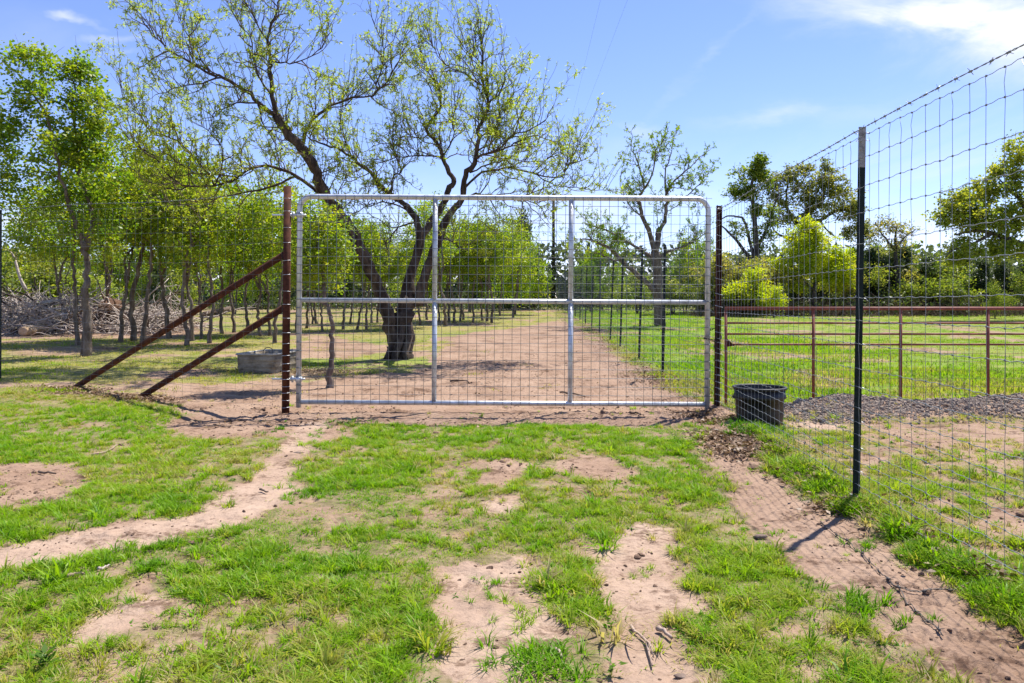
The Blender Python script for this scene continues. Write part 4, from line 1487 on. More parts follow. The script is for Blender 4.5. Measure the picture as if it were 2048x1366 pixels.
idx = 0
for px, py, s, lab in NEAR_ELMS:
    grove(idx, px, py, s * rnd.uniform(.88, 1.10), lab, 'young elms of the grove')
    idx += 1
for q, (px, py) in enumerate(FAR_A):
    grove(idx, px, py, rnd.uniform(.85, 1.05) * .92, '%s slim elm from the left seen through the gate panel nearest the hinges' % ORD[q], 'far slim elms of the grove')
    idx += 1
for q, (px, py) in enumerate(FAR_B):
    grove(idx, px, py, rnd.uniform(.95, 1.15), '%s slim elm from the left seen through the middle gate panel' % ORD[q], 'far slim elms of the grove')
    idx += 1

# ---- oaks, cedars and bushes beyond the pasture on the right
traced_tree('oak_tree', 'tall upright oak with dark leafy clumps left of the broad oak, beyond the pasture', (1513, 626),
            [([(1515, 626, 0), (1514, 560, 0), (1513, 505, 0), (1510, 449, 0), (1507, 411, 0), (1504, 376, 0), (1510, 345, 0), (1517, 318, 0)], .22, .05),
             ([(1510, 520, 0), (1499, 481, .2), (1488, 440, .4), (1478, 434, .5), (1455, 432, .6), (1440, 440, .6)], .10, .03),
             ([(1510, 530, 0), (1480, 490, -.3), (1455, 462, -.5), (1440, 450, -.6)], .12, .03),
             ([(1512, 500, 0), (1535, 455, .3), (1545, 420, .3), (1560, 380, .3)], .10, .03)],
            [(1519, 325, 0, 13, 20, .4, 1.3), (1514, 350, 0, 14, 14, .4, 1), (1500, 390, 0, 24, 16, .6, 1.5), (1482, 345, .3, 28, 22, .6, .7), (1475, 385, .3, 30, 16, .6, .9), (1512, 420, 0, 12, 14, .3, .8),
             (1530, 360, .2, 18, 30, .5, .8), (1480, 460, .2, 28, 20, .6, .4), (1525, 480, .2, 24, 26, .6, .5), (1545, 440, .2, 24, 40, .6, .7)],
            401, 'bark_oak', 'leaf_oak_green', nclump=240, per=28, cr=.27, L=.15, W=.09, twig=.014, tint=(.05, .7), rmax=.08, shell=.1)
traced_tree('oak_tree', 'broad oak with yellow brown new leaves behind the lime green bush', (1600, 622),
            [([(1598, 627, 0), (1600, 560, 0), (1604, 490, 0), (1608, 445, 0), (1615, 410, 0)], .30, .14),
             ([(1606, 460, 0), (1580, 430, .3), (1572, 395, .4), (1580, 350, .5)], .14, .03),
             ([(1612, 430, 0), (1640, 405, -.3), (1650, 370, -.4), (1665, 345, -.4)], .14, .03),
             ([(1610, 450, 0), (1640, 440, .3), (1680, 420, .4), (1712, 430, .4), (1730, 450, .4)], .14, .03),
             ([(1600, 480, 0), (1560, 470, -.3), (1540, 450, -.4)], .12, .03),
             ([(1640, 442, .3), (1665, 470, .5), (1690, 480, .6)], .06, .02)],
            [(1580, 345, .3, 30, 22, .8, 1.2), (1615, 375, 0, 48, 36, 1.2, 2.2), (1665, 362, -.3, 32, 34, .8, 1.4), (1640, 410, 0, 60, 30, 1.2, 2), (1555, 395, .3, 30, 40, .8, 1.2), (1700, 425, .3, 36, 26, .8, 1.3),
             (1720, 460, .4, 30, 28, .8, 1), (1560, 440, -.2, 30, 26, .8, .8), (1612, 338, 0, 14, 12, .3, .3), (1685, 470, .4, 30, 14, .6, .5), (1600, 440, 0, 40, 20, .8, .8), (1545, 365, .3, 24, 26, .6, .6), (1690, 395, 0, 40, 24, .9, 1.0), (1650, 330, -.2, 22, 14, .5, .5)],
            402, 'bark_oak', 'leaf_oak', nclump=470, per=26, cr=.27, L=.16, W=.10, twig=.014, tint=(.1, .72), rmax=.09, shell=.1)
traced_tree('oak_tree', 'wide oak with yellow green leaves reaching in from the right edge', (2120, 640),
            [([(2120, 640, 0), (2118, 580, 0), (2110, 540, 0), (2095, 510, 0)], .38, .26),
             ([(2100, 520, 0), (2060, 498, -.2), (2020, 480, -.3), (1980, 465, -.4), (1945, 462, -.5), (1910, 470, -.5)], .19, .03),
             ([(2098, 515, 0), (2070, 450, .2), (2040, 400, .3), (2000, 360, .4)], .17, .03),
             ([(2095, 510, 0), (2100, 430, 0), (2090, 350, 0)], .2, .05),
             ([(1985, 466, -.4), (1940, 490, -.5), (1905, 500, -.6), (1890, 515, -.6)], .07, .02)],
            [(1970, 385, .3, 50, 28, 1.0, 1.5), (2030, 345, .3, 45, 45, 1.2, 1.7), (1900, 430, -.3, 34, 26, .9, 1.2), (1945, 440, -.3, 50, 28, 1.0, 1.4), (2000, 440, 0, 55, 45, 1.2, 2), (2050, 420, .2, 50, 60, 1.2, 1.8),
             (1935, 490, -.4, 40, 20, .8, .9), (2000, 500, -.3, 50, 22, .9, 1.2), (2060, 500, 0, 50, 26, .9, 1.2), (1900, 395, -.1, 20, 14, .5, .4), (2110, 380, .2, 60, 70, 1.4, 1.6), (2150, 460, .2, 60, 60, 1.2, 1.0), (1985, 350, .3, 22, 14, .5, .4), (1920, 520, -.4, 26, 14, .6, .5), (2050, 300, .3, 40, 30, 1.0, .9), (1930, 410, -.2, 40, 24, .9, .9)],
            403, 'bark_oak', 'leaf_oak_green', nclump=480, per=34, cr=.30, L=.14, W=.09, twig=.014, tint=(.35, 1.0), rmax=.10, shell=.1)
traced_tree('oak_tree', 'small nearly bare oak top between the tall dark green post and the right hand oak', (1795, 627),
            [([(1795, 627, 0), (1793, 540, 0), (1790, 490, 0), (1792, 455, 0)], .16, .04), ([(1790, 500, 0), (1765, 470, .2), (1750, 445, .2)], .07, .02), ([(1790, 495, 0), (1815, 470, -.2), (1830, 460, -.2)], .07, .02)],
            [(1792, 455, 0, 34, 20, .8, 1), (1765, 450, .2, 30, 20, .6, .6), (1815, 465, -.2, 24, 16, .6, .6), (1790, 490, 0, 30, 20, .7, .6), (1750, 470, 0, 20, 20, .5, .4)],
            404, 'bark_oak', 'leaf_oak', nclump=100, per=9, cr=.34, L=.14, W=.08, twig=.018, tint=(.4, 1.0), rmax=.05, shell=.1)
traced_tree('willow_bush', 'bright lime green feathery bush in front of the broad oak', (1625, 630),
            [([(1625, 622, 0), (1627, 580, 0), (1628, 555, 0), (1620, 520, 0), (1612, 480, 0)], .10, .02), ([(1627, 575, 0), (1650, 545, .1), (1675, 520, .1)], .05, .015), ([(1626, 580, 0), (1600, 555, -.2), (1585, 530, -.2)], .05, .015)],
            [(1605, 480, 0, 34, 34, .8, 1.5), (1600, 520, 0, 42, 36, .9, 1.6), (1640, 515, 0, 50, 38, .9, 1.8), (1675, 535, 0, 32, 30, .7, 1.2), (1610, 555, 0, 40, 22, .8, .8), (1660, 565, 0, 34, 16, .7, .6), (1580, 490, 0, 14, 20, .4, .3), (1632, 465, 0, 20, 18, .4, .4), (1565, 530, 0, 22, 18, .4, .35), (1700, 555, 0, 18, 20, .4, .35), (1655, 480, .2, 18, 16, .4, .3), (1615, 448, 0, 12, 12, .3, .2), (1690, 510, 0, 16, 14, .3, .25), (1590, 575, .1, 24, 12, .4, .3)],
            405, 'bark_oak', 'leaf_lime', nclump=300, per=44, cr=.28, L=.19, W=.050, twig=.010, tint=(.1, .95), rmax=.03, shell=.45, droop=.15)


def bush_variant(seed, h, rx, n, per, L, W, mat_tint, cr=.30, trunk=.05, low=.12, cone=False):
    r = np.random.default_rng(seed)
    stems = []
    for k in range(3):
        a = r.uniform(0, 6.28)
        q = rx * .35
        stems.append(([np.array((.05 * math.cos(a), .05 * math.sin(a), -.05)), np.array((q * .4 * math.cos(a), q * .4 * math.sin(a), h * .25)), np.array((q * math.cos(a), q * math.sin(a), h * .55)), np.array((q * 1.2 * math.cos(a), q * 1.2 * math.sin(a), h * .8))], trunk * r.uniform(.7, 1), .015))
    e = []
    if cone:
        for i in range(7):
            t = i / 6
            q = rx * (1 - .72 * t)
            e.append((r.normal(0, .15 * rx), r.normal(0, .15 * rx), h * (low + (.93 - low) * t), q, q, h * .12, q))
    else:
        for i in range(8):
            e.append((r.normal(0, .45 * rx), r.normal(0, .35 * rx), h * r.uniform(low + .15, .82), rx * r.uniform(.4, .65), rx * r.uniform(.4, .6), h * r.uniform(.14, .22), 1))
    return crown_parts(seed, stems, e, nclump=n, per=per, cr=cr, L=L, W=W, twig=.010, tint=mat_tint, rmax=.03, shell=.25, skip=.2)


SPEC = {
    'cedar': ([bush_variant(500, 4.0, 1.5, 150, 40, .20, .07, (.0, .6), .34, .09, .05, True), bush_variant(501, 3.6, 1.7, 150, 40, .20, .07, (.1, .8), .36, .08, .05, True), bush_variant(502, 4.4, 1.5, 160, 40, .20, .07, (.0, .5), .34, .09, .04, True)], 'bark_oak', 'leaf_cedar'),
    'bush': ([bush_variant(510, 3.2, 1.6, 120, 30, .14, .08, (.1, .8), .34), bush_variant(511, 2.8, 1.5, 110, 30, .14, .08, (.2, .95), .34)], 'bark_oak', 'leaf_bush'),
    'oakbush': ([bush_variant(520, 3.6, 1.7, 130, 26, .15, .085, (.3, .95), .34), bush_variant(521, 3.4, 1.6, 120, 24, .15, .085, (.2, .9), .34)], 'bark_oak', 'leaf_oak'),
    'lime': ([bush_variant(530, 2.6, 1.2, 90, 36, .17, .045, (.1, .9), .30)], 'bark_oak', 'leaf_lime'),
    'elmbush': ([bush_variant(540, 4.6, 2.0, 170, 34, .14, .085, (.1, .8), .38, low=.08), bush_variant(541, 5.0, 2.2, 180, 34, .14, .085, (.2, .95), .38, low=.06)], 'bark_elm', 'leaf_elm'),
}
NAMES = {'cedar': 'cedar_tree', 'bush': 'shrub', 'oakbush': 'oak_sapling', 'lime': 'lime_shrub', 'elmbush': 'background_tree'}
CATS = {'cedar': 'tree', 'bush': 'shrub', 'oakbush': 'tree', 'lime': 'shrub', 'elmbush': 'tree'}
sroots = {}


def place(spec, k, px, ytop, Y, label, group=None, sxy=1.0):
    """stand a plant at distance Y in the direction of pixel px, its top reaching pixel row ytop"""
    vs_, bark, leaf = SPEC[spec]
    k = k % len(vs_)
    x = (px - 1024) / F * Y
    z = gz(x, Y) - .02
    h0 = {'cedar': (4.0, 3.6, 4.4), 'bush': (3.2, 2.8), 'oakbush': (3.6, 3.4), 'lime': (2.6,), 'elmbush': (4.6, 5.0)}[spec][k]
    top = CAMZ - (ytop - 606) / F * Y
    s = (top - z) / h0
    sc = (s * sxy * rnd.uniform(.9, 1.1), s * sxy * rnd.uniform(.9, 1.1), s)
    key = (spec, k)
    if key not in sroots:
        o = plant_tree(NAMES[spec], label, CATS[spec], (x, Y, z), vs_[k], bark, leaf, group)
        o.scale = sc
        o.rotation_euler = (0, 0, rnd.uniform(0, 6.28))
        sroots[key] = o
        return o
    o = copy_tree(sroots[key], (x, Y, z), rnd.uniform(0, 6.28), sc)
    if 'group' in o:
        del o['group']
    return tag(o, label, CATS[spec], group)


for q, (px, yt, Y) in enumerate([(1450, 528, 41), (1492, 520, 43), (1540, 535, 44), (1590, 545, 43), (1648, 540, 44), (1700, 545, 43), (1738, 500, 42), (1772, 505, 43), (1812, 495, 44), (1852, 515, 41), (1892, 525, 43), (1930, 505, 44), (1968, 520, 42), (2012, 520, 43), (2060, 515, 42), (2110, 510, 43)]):
    place('cedar', q, px, yt, Y, '%s dark cedar from the left in the row beyond the rust red pipe gate' % ORD[q], 'dark cedars beyond the pasture')
for q, (px, yt, Y, lab) in enumerate([(1465, 488, 39, 'yellowish oak sapling just right of the rusty latch post, under the oaks'), (1500, 505, 38, 'yellow olive oak sapling below the tall upright oak'), (1545, 500, 40, 'olive oak sapling between the tall oak and the lime bush'), (1765, 465, 45, 'brownish oak sapling behind the tall dark green fence post')]):
    place('oakbush', q, px, yt, Y, lab, 'oak saplings at the pasture edge')
place('lime', 0, 1500, 525, 37, 'yellow lime shrub in front of the olive saplings below the tall oak', None, .9)
place('lime', 0, 1548, 565, 36, 'small low lime shrub left of the big lime bush', None, .8)
place('bush', 0, 1990, 560, 35, 'small bright green bush standing alone in front of the cedars at right', None, .55)
for q, (spec, px, yt, Y, lab, sxy) in enumerate([
        ('elmbush', 1755, 478, 47, 'mid green tree behind the cedars, right of the lime bush', .7),
        ('elmbush', 1855, 492, 47, 'mid green tree behind the cedars under the tip of the right hand oak', .7),
        ('bush', 1905, 515, 40, 'olive shrub in front of the cedars below the right hand oak', .9),
        ('bush', 1800, 535, 40, 'olive shrub in front of the cedars right of the tall post', .9),
        ('bush', 2050, 535, 40, 'olive shrub in front of the cedars near the right edge', .9),
        ('oakbush', 1690, 500, 41, 'yellowish oak sapling between the lime bush and the tall post', .8)]):
    place(spec, q, px, yt, Y, lab, 'trees filling the edge of the pasture', sxy)
place('elmbush', 0, 1815, 480, 50, 'pale green tree top rising behind the cedars left of the right hand oak', None, .8)
place('elmbush', 1, 1720, 485, 50, 'pale green tree top showing just behind the tall dark green fence post', None, .7)
# behind the lane fence and the smaller mesquite
for q, (spec, px, yt, Y, lab, sxy) in enumerate([
        ('elmbush', 1180, 520, 44, 'light green tree left of the smaller mesquite and right of the gate upright', .6),
        ('elmbush', 1235, 505, 46, 'light green tree behind the low leaning limb of the smaller mesquite', .7),
        ('bush', 1275, 540, 42, 'low green shrub behind the foot of the leaning limb', 1.0),
        ('elmbush', 1370, 440, 42, 'light green tree behind the right side of the smaller mesquite', .65),
        ('elmbush', 1405, 470, 45, 'light green tree seen beside the gate right stile', .6),
        ('bush', 1345, 530, 40, 'dark green shrub right behind the smaller mesquite trunk', 1.0),
        ('bush', 1420, 540, 40, 'green shrub behind the rusty latch post', 1.0),
        ('cedar', 1160, 520, 66, 'dark cedar behind the lane fence near the tall black pole', .8),
        ('elmbush', 1205, 450, 52, 'thin olive tree top left of the smaller mesquite', .55),
        # centre, behind the lane
        ('elmbush', 1030, 440, 40, 'tall bright tree left of the black utility pole', .62),
        ('cedar', 1045, 425, 50, 'dark tall tree behind the bright tree near the black utility pole', .55),
        ('elmbush', 1000, 425, 46, 'green tree behind the slim elms in the middle gate panel', .7),
        ('elmbush', 940, 430, 46, 'green tree behind the right stems of the large mesquite', .7),
        ('elmbush', 870, 450, 46, 'green tree directly behind the large mesquite trunk', .7),
        ('elmbush', 760, 440, 44, 'green tree behind the left limb of the large mesquite', .7),
        ('cedar', 1070, 500, 66, 'dark cedar just left of the black utility pole', .8),
        ('cedar', 960, 545, 56, 'low dark cedar at the end of the grove, middle gate panel', 1.1),
        ('cedar', 690, 520, 54, 'dark cedar behind the grove, hinge side gate panel', 1.1),
        ('bush', 820, 540, 54, 'dark green shrub low behind the mesquite trunk', 1.2),
        ('cedar', 520, 520, 52, 'dark cedar behind the grove above the stock tank', 1.1),
        ('elmbush', 600, 430, 42, 'green tree behind the brown hinge post', .7),
        ('elmbush', 470, 420, 40, 'green tree far behind the two braces', .7),
        ('cedar', 315, 520, 38, 'dark shadowy cedar beyond the upper brace, right of the brush pile', .7),
        ('bush', 360, 540, 40, 'dull green shrub beyond the long brace', 1.0),
        ('elmbush', 400, 440, 44, 'green tree behind the bent elm trunk', .7),
        ('elmbush', 300, 430, 44, 'green tree behind the paired tall elms', .7),
        ('elmbush', 210, 460, 42, 'green tree behind the brush pile, right of its root ball', .6),
        ('bush', 90, 500, 32, 'pale green tree behind the brush pile near the left edge', 1.3),
        ('bush', 20, 490, 33, 'pale green tree at the left edge behind the brush pile', 1.2),
        ('bush', 145, 510, 34, 'grey green shrub behind the middle of the brush pile', 1.1),
        ('cedar', -30, 520, 36, 'dark cedar past the left edge behind the brush pile', .9),
        ('elmbush', -60, 450, 40, 'green tree past the left edge', .8)]):
    place(spec, q, px, yt, Y, lab, 'trees closing the view beyond the grove', sxy)

# far wood that closes the horizon, and dry brush at its foot
r = np.random.default_rng(77)
mb = MB()
N_ = 70000
x = r.uniform(-95, 95, N_)
y = 62 + r.uniform(0, 9, N_)
h = 3.4 + 3.4 * fbm(x * .16, x * 0 + 3.3, 15, 4, .6)
z = zbase(x, y) + h * np.where(r.uniform(0, 1, N_) < .4, r.uniform(0, .45, N_), r.uniform(0, 1, N_)) - .2
D = r.normal(0, 1, (N_, 3))
mb.leaves(np.stack([x, y, z], 1), D, r.normal(0, 1, (N_, 3)) + np.array((0, -.4, .6)), r.uniform(.40, .8, N_), r.uniform(.22, .42, N_), np.clip(.55 * fbm(x * .25, z * .8, 17, 3) + r.normal(.1, .2, N_), 0, 1))
put('far_wood', mb, 'leaf_far', kind='stuff', tint=True)
mb = MB()
for k in range(2600):
    px = r.uniform(1380, 2200) if k % 4 else r.uniform(-250, 1350)
    Y = (36.5 if px > 1380 else 46) + r.uniform(0, 5)
    xx = (px - 1024) / F * Y
    zz = float(zbase(xx, Y))
    hh = r.uniform(.3, 1.5) * (1.0 if px > 1380 else .7)
    a = np.array((xx, Y, zz))
    d = np.array((r.normal(0, .6), r.normal(0, .4), 1.0))
    Q = gnarly(r, a, d, hh, 3, .25, -.08)
    mb.tube(Q, np.linspace(.012, .005, 4), 3, cap=False)
put('dry_brush', mb, 'dark_wood', kind='stuff')
mb = MB()
N_ = 15000
px = r.uniform(-300, 2300, N_)
Y = np.where(px > 1380, 37.5, 48) + r.uniform(0, 5, N_)
x = (px - 1024) / F * Y
hh = (.25 + 1.1 * fbm(x * .5, Y * .3, 19, 3)) * np.where(px > 1380, 1, .8)
z = zbase(x, Y) + hh * r.uniform(0, 1, N_)
mb.leaves(np.stack([x, Y, z], 1), r.normal(0, 1, (N_, 3)), r.normal(0, 1, (N_, 3)), r.uniform(.10, .26, N_), r.uniform(.05, .12, N_), np.clip(r.normal(.45, .3, N_), 0, 1))
put('undergrowth', mb, 'leaf_cedar', kind='stuff', tint=True)


# ------------------------------------------------------------------ brush pile, logs
bx, by = px2g(130, 668)
root = thing('brush_pile', 'long heap of grey cut branches behind the grove at the left', 'brush pile', (bx, by + 1.2, float(zbase(bx, by))))
o0 = np.array(ORG[root.name])
bms = []
for k in range(14):
    rr = np.random.default_rng(700 + k)
    L_ = rr.uniform(1.2, 2.8)
    m1 = MB()
    Q = gnarly(rr, (0, 0, 0), (1, 0, .12), L_, 7, .16, .01)
    r0 = rr.uniform(.018, .05)
    m1.tube(Q, np.linspace(r0, r0 * .3, len(Q)), 5)
    for _ in range(4):
        b, tg = lerp_path(Q, rr.uniform(.25, .9))
        q = gnarly(rr, b, tg + rr.normal(0, .7, 3), rr.uniform(.4, 1.0), 4, .25, 0)
        m1.tube(q, np.linspace(r0 * .45, r0 * .15, len(q)), 3, cap=False)
    me = m1.mesh('branch')
    me.materials.append(M['dead_wood' if k % 3 else 'dark_wood'])
    bms.append(me)
rr = np.random.default_rng(71)


def pile_h(x):
    return 1.0 * math.exp(-((x + 1.0) / 3.2) ** 2) + .75 * math.exp(-((x + 6.5) / 3.5) ** 2) + .55 * math.exp(-((x - 3.2) / 1.3) ** 2)


for k in range(285):
    x = rr.uniform(-7.5, 3.1)
    H = pile_h(x)
    y = rr.normal(0, .75)
    z = H * rr.uniform(0, 1) * math.exp(-(y / 1.3) ** 2) + .04
    part_at('branch', bms[k % 14], root, (x - .8 * math.cos(k), y, z), (rr.normal(0, .5), rr.normal(-.02, .20), rr.uniform(0, 6.28)), (rr.uniform(.7, 1.1),) * 3)
mb = MB()
for k in range(3200):
    x = rr.uniform(-7.5, 3.1)
    y = rr.normal(0, .8)
    z = pile_h(x) * rr.uniform(0, 1.05) * math.exp(-(y / 1.4) ** 2) + .03
    d = rr.normal(0, 1, 3)
    d[2] *= .5
    Q = gnarly(rr, o0 + np.array((x, y, z)), d, rr.uniform(.4, 1.1), 3, .3, 0)
    mb.tube(Q, np.linspace(.014, .005, 4), 3, cap=False)
put('fine_twigs', mb, 'dead_wood', root, kind='stuff')
mb = MB()
c = px3(218, 624, by + 1.0)
L0 = lump(730, .9)
V = np.vstack(L0.v)
mb.add(V * np.array((.50, .45, .52)) + c, np.vstack(L0.q), np.vstack(L0.t))
for k in range(26):
    d = rr.normal(0, 1, 3)
    d[1] -= .6
    Q = gnarly(rr, c + unit(d) * .42, d, rr.uniform(.4, .9), 4, .25, 0)
    mb.tube(Q, np.linspace(.03, .007, 5), 4, cap=False)
put('root_ball', mb, 'clay', root, label='reddish earthy root ball')
# a dead crooked snag rising out of the pile
mb = MB()
P = spline([px3(52, 580, by + 1.4), px3(40, 555, by + 1.4), px3(30, 520, by + 1.5), px3(22, 505, by + 1.5), px3(10, 500, by + 1.5)], 3)
mb.tube(P, np.linspace(.055, .018, len(P)), 7)
mb.tube(spline([px3(30, 520, by + 1.5), px3(34, 505, by + 1.5), px3(30, 490, by + 1.5)], 3), np.linspace(.04, .012, 7), 5)
put('branch', mb, 'dead_wood', root, label='thick pale crooked dead limb leaning out of the heap')


def log_thing(label, a, b, r0, mat, endmat='cut_wood'):
    a, b = np.asarray(a, float), np.asarray(b, float)
    c = (a + b) / 2
    root = thing('log', label, 'log', tuple(c))
    m1 = MB()
    P = np.array([a + (b - a) * t for t in np.linspace(0, 1, 6)]) + rng.normal(0, r0 * .06, (6, 3))
    m1.tube(P, r0 * rng.uniform(.9, 1.1, 6), 10)
    put('bark', m1, mat, root)
    m1 = MB()
    u = unit(a - b)
    m1.tube([P[0] + u * .002, P[0] + u * .012], [r0 * .86, r0 * .82], 10)
    put('cut_end', m1, endmat, root)


lx, ly = px2g(46, 673)
lx2, ly2 = px2g(80, 668)
log_thing('pale peeled log lying at the front of the brush pile', (lx, ly, gz(lx, ly) + .15), (lx2, ly2 + .3, gz(lx2, ly2) + .16), .15, 'cut_wood', 'cut_wood')
lx, ly = px2g(104, 664)
lx2, ly2 = px2g(72, 660)
log_thing('brown log with orange cut end at the foot of the brush pile', (lx, ly, gz(lx, ly) + .15), (lx2, ly2 + .3, gz(lx2, ly2) + .18), .14, 'dark_wood')
lx, ly = px2g(408, 634)
lx2, ly2 = px2g(460, 624)
log_thing('dark fallen log on the ground far between the two braces', (lx, ly, gz(lx, ly) + .12), (lx2, ly2, gz(lx2, ly2) + .22), .13, 'dark_wood', 'dark_wood')


# ------------------------------------------------------------------ gate, posts, fences
S = F / 8.93          # pixels per metre in the gate's plane
GYP = 8.93
gx0, gx1 = (597 - 1024) / S, (1414 - 1024) / S
ground_gate = gz(gx0, GYP)
gate = thing('wire_gate', 'wide galvanised pipe gate filled with square wire mesh', 'gate', (gx0, GYP, 0))
zt, zm, zb = CAMZ + (606 - 393) / S, CAMZ + (606 - 600) / S, CAMZ + (606 - 804) / S
PR = .031
m1 = MB()
rc = .14
P = [(gx0, GYP, zb - .065), (gx0, GYP, zt - rc)]
for k in range(1, 8):
    a = math.pi / 2 * k / 8
    P.append((gx0 + rc - rc * math.cos(a), GYP, zt - rc + rc * math.sin(a)))
P += [(gx0 + rc, GYP, zt), (gx1 - rc, GYP, zt)]
for k in range(1, 8):
    a = math.pi / 2 * k / 8
    P.append((gx1 - rc + rc * math.sin(a), GYP, zt - rc + rc * math.cos(a)))
P += [(gx1, GYP, zt - rc), (gx1, GYP, zb - .065)]
m1.tube(P, PR, 14)
put('frame', m1, 'galv', gate)
for z, nm in ((zm, 'middle_rail'), (zb, 'bottom_rail')):
    m1 = MB()
    m1.tube([(gx0 + .02, GYP, z), (gx1 - .02, GYP, z)], PR * .92, 14)
    put(nm, m1, 'galv', gate)
for px in (868, 1140):
    X = (px - 1024) / S
    for za, zc_ in ((zb + .02, zm - .02), (zm + .02, zt - .02)):
        m1 = MB()
        m1.tube([(X, GYP, za), (X, GYP, zc_)], PR * .96, 14)
        put('upright', m1, 'galv', gate)
# welded wire mesh on the near side, every rod a part
m1 = MB()
m1.tube([(0, 0, 0), (0, 0, 1)], .0027, 5)
rod = m1.mesh('mesh_rod')
rod.materials.append(M['wire'])
yw = -.037
nv = 47
for k in range(nv):
    X = .03 + (gx1 - gx0 - .06) * k / (nv - 1)
    part_at('vertical_wire', rod, gate, (X, yw, zb - .02), (0, rnd.uniform(-.0012, .0012), 0), (1, 1, zt - zb + .04))
nh = 25
for k in range(nh):
    Z = zb + (zt - zb) * k / (nh - 1)
    part_at('horizontal_wire', rod, gate, (-.034, yw - .006, Z), (0, R(90), 0), (1, 1, gx1 - gx0 + .068))
# wire tails wrapped round the stiles
m1 = MB()
for k in range(1, nh - 1):
    Z = zb + (zt - zb) * k / (nh - 1)
    for X in (gx0, gx1):
        if zb + .03 < Z < zt - rc:
            m1.torus((X, GYP, Z), PR + .003, .0032, k=12, m=4)
put('wire_tails', m1, 'wire', gate, kind='stuff')
for py in (430, 758):
    Z = CAMZ + (606 - py) / S
    m1 = MB()
    m1.tube([(gx0, GYP, Z - .03), (gx0, GYP, Z + .03)], PR + .010, 14)
    m1.box((gx0 - .055, GYP, Z), (.07, .035, .032))
    m1.tube([(gx0 - .075, GYP, Z - .04), (gx0 - .075, GYP, Z + .035)], .014, 8)
    m1.tube([(gx0 + .04, GYP, Z), (gx0 + .075, GYP, Z)], .013, 6)
    put('hinge_clamp', m1, 'galv', gate)
gate.rotation_euler = (0, R(.35), 0)

# left post with its two braces
LPX = (573 - 1024) / S
zg0 = gz(LPX, GYP)
post = thing('gate_post', 'rusty brown pipe post with two long slanting braces at the gate hinges', 'post', (LPX, GYP, zg0))
m1 = MB()
ztop = CAMZ + (606 - 373) / S
m1.tube([(LPX - .012, GYP, zg0 - .1), (LPX + .012, GYP, ztop)], .0445, 18)
put('post', m1, 'rust', post)
LDX, LDY = px2g(145, 776)
ldir = unit(np.array((LDX - LPX, LDY - GYP, 0)))


def lfence(d):
    return np.array((LPX, GYP, 0)) + ldir * d


for (px, py, pyt) in ((122, 775, 508), (236, 795, 614)):
    gx_, gy_ = px2g(px, py)
    d = np.linalg.norm(np.array((gx_ - LPX, gy_ - GYP)))
    q = lfence(d)
    m1 = MB()
    m1.tube([(q[0], q[1], gz(q[0], q[1]) - .10), (LPX - .02, GYP + .01, CAMZ + (606 - pyt) / S)], .040, 14)
    put('brace', m1, 'rust', post)
for py in (430, 758):
    Z = CAMZ + (606 - py) / S
    m1 = MB()
    m1.tube([(LPX - .17, GYP, Z), (gx0 - .07, GYP, Z)], .011, 8)
    m1.tube([(LPX + .046, GYP, Z), (LPX + .062, GYP, Z)], .024, 6)
    put('hinge_bolt', m1, 'galv', post)

RPX = 2.452
rpost = thing('latch_post', 'slim rusty brown channel post on the latch side of the gate', 'post', (RPX, GYP, gz(RPX, GYP)))
m1 = MB()
zr = CAMZ + (606 - 411) / S
for dx, w, dy, t in ((-.026, .008, 0, .05), (.026, .008, 0, .05), (0, .044, .021, .008)):
    b0, t0 = gz(RPX, GYP) - .1, zr
    V = []
    for zz, off in ((b0, -.014), (t0, .016)):
        for sx_, sy_ in ((-1, -1), (1, -1), (1, 1), (-1, 1)):
            V.append((RPX + dx + off + sx_ * w / 2, GYP + dy + sy_ * t / 2, zz))
    m1.add(V, [(0, 1, 5, 4), (1, 2, 6, 5), (2, 3, 7, 6), (3, 0, 4, 7), (4, 5, 6, 7), (3, 2, 1, 0)])
put('channel', m1, 'rust', rpost, smooth=False)

# chain that latches the gate
c0 = px3(1408, 671, 8.86)
ch = thing('chain', 'short dark latch chain slung between the gate stile and the rusty latch post', 'chain', tuple(c0))


def links(path, name='link'):
    P = np.array(path, float)
    seg = np.linalg.norm(np.diff(P, axis=0), axis=1)
    tot = seg.sum()
    n = int(tot / .026)
    for k in range(n):
        t = (k + .5) / n
        f = t * tot
        i = 0
        while i < len(seg) - 1 and f > seg[i]:
            f -= seg[i]
            i += 1
        p = P[i] + (P[i + 1] - P[i]) * (f / seg[i])
        tg = Vector(P[i + 1] - P[i]).normalized()
        q = tg.to_track_quat('X', 'Z').to_matrix()
        if k % 2:
            q = q @ Matrix.Rotation(R(90), 3, 'X')
        q = q @ Matrix.Diagonal((1.45, .85, 1))
        m1 = MB()
        m1.torus(tuple(p), .0125, .0040, k=8, m=5, M3=q)
        put(name, m1, 'chain', ch)


stx = 2.32
links([(stx - .045, 8.93, .885), (stx - .03, 8.865, .88), (stx + .03, 8.862, .865), (stx + .075, 8.875, .845), (stx + .115, 8.885, .85), (RPX - .04, 8.885, .865), (RPX + .02, 8.885, .885), (RPX + .045, 8.93, .91)])
links([(stx + .078, 8.872, .84), (stx + .080, 8.872, .80), (stx + .078, 8.872, .745)])
links([(stx + .035, 8.97, .965), (stx + .06, 8.95, .985), (RPX - .04, 8.93, 1.0)])


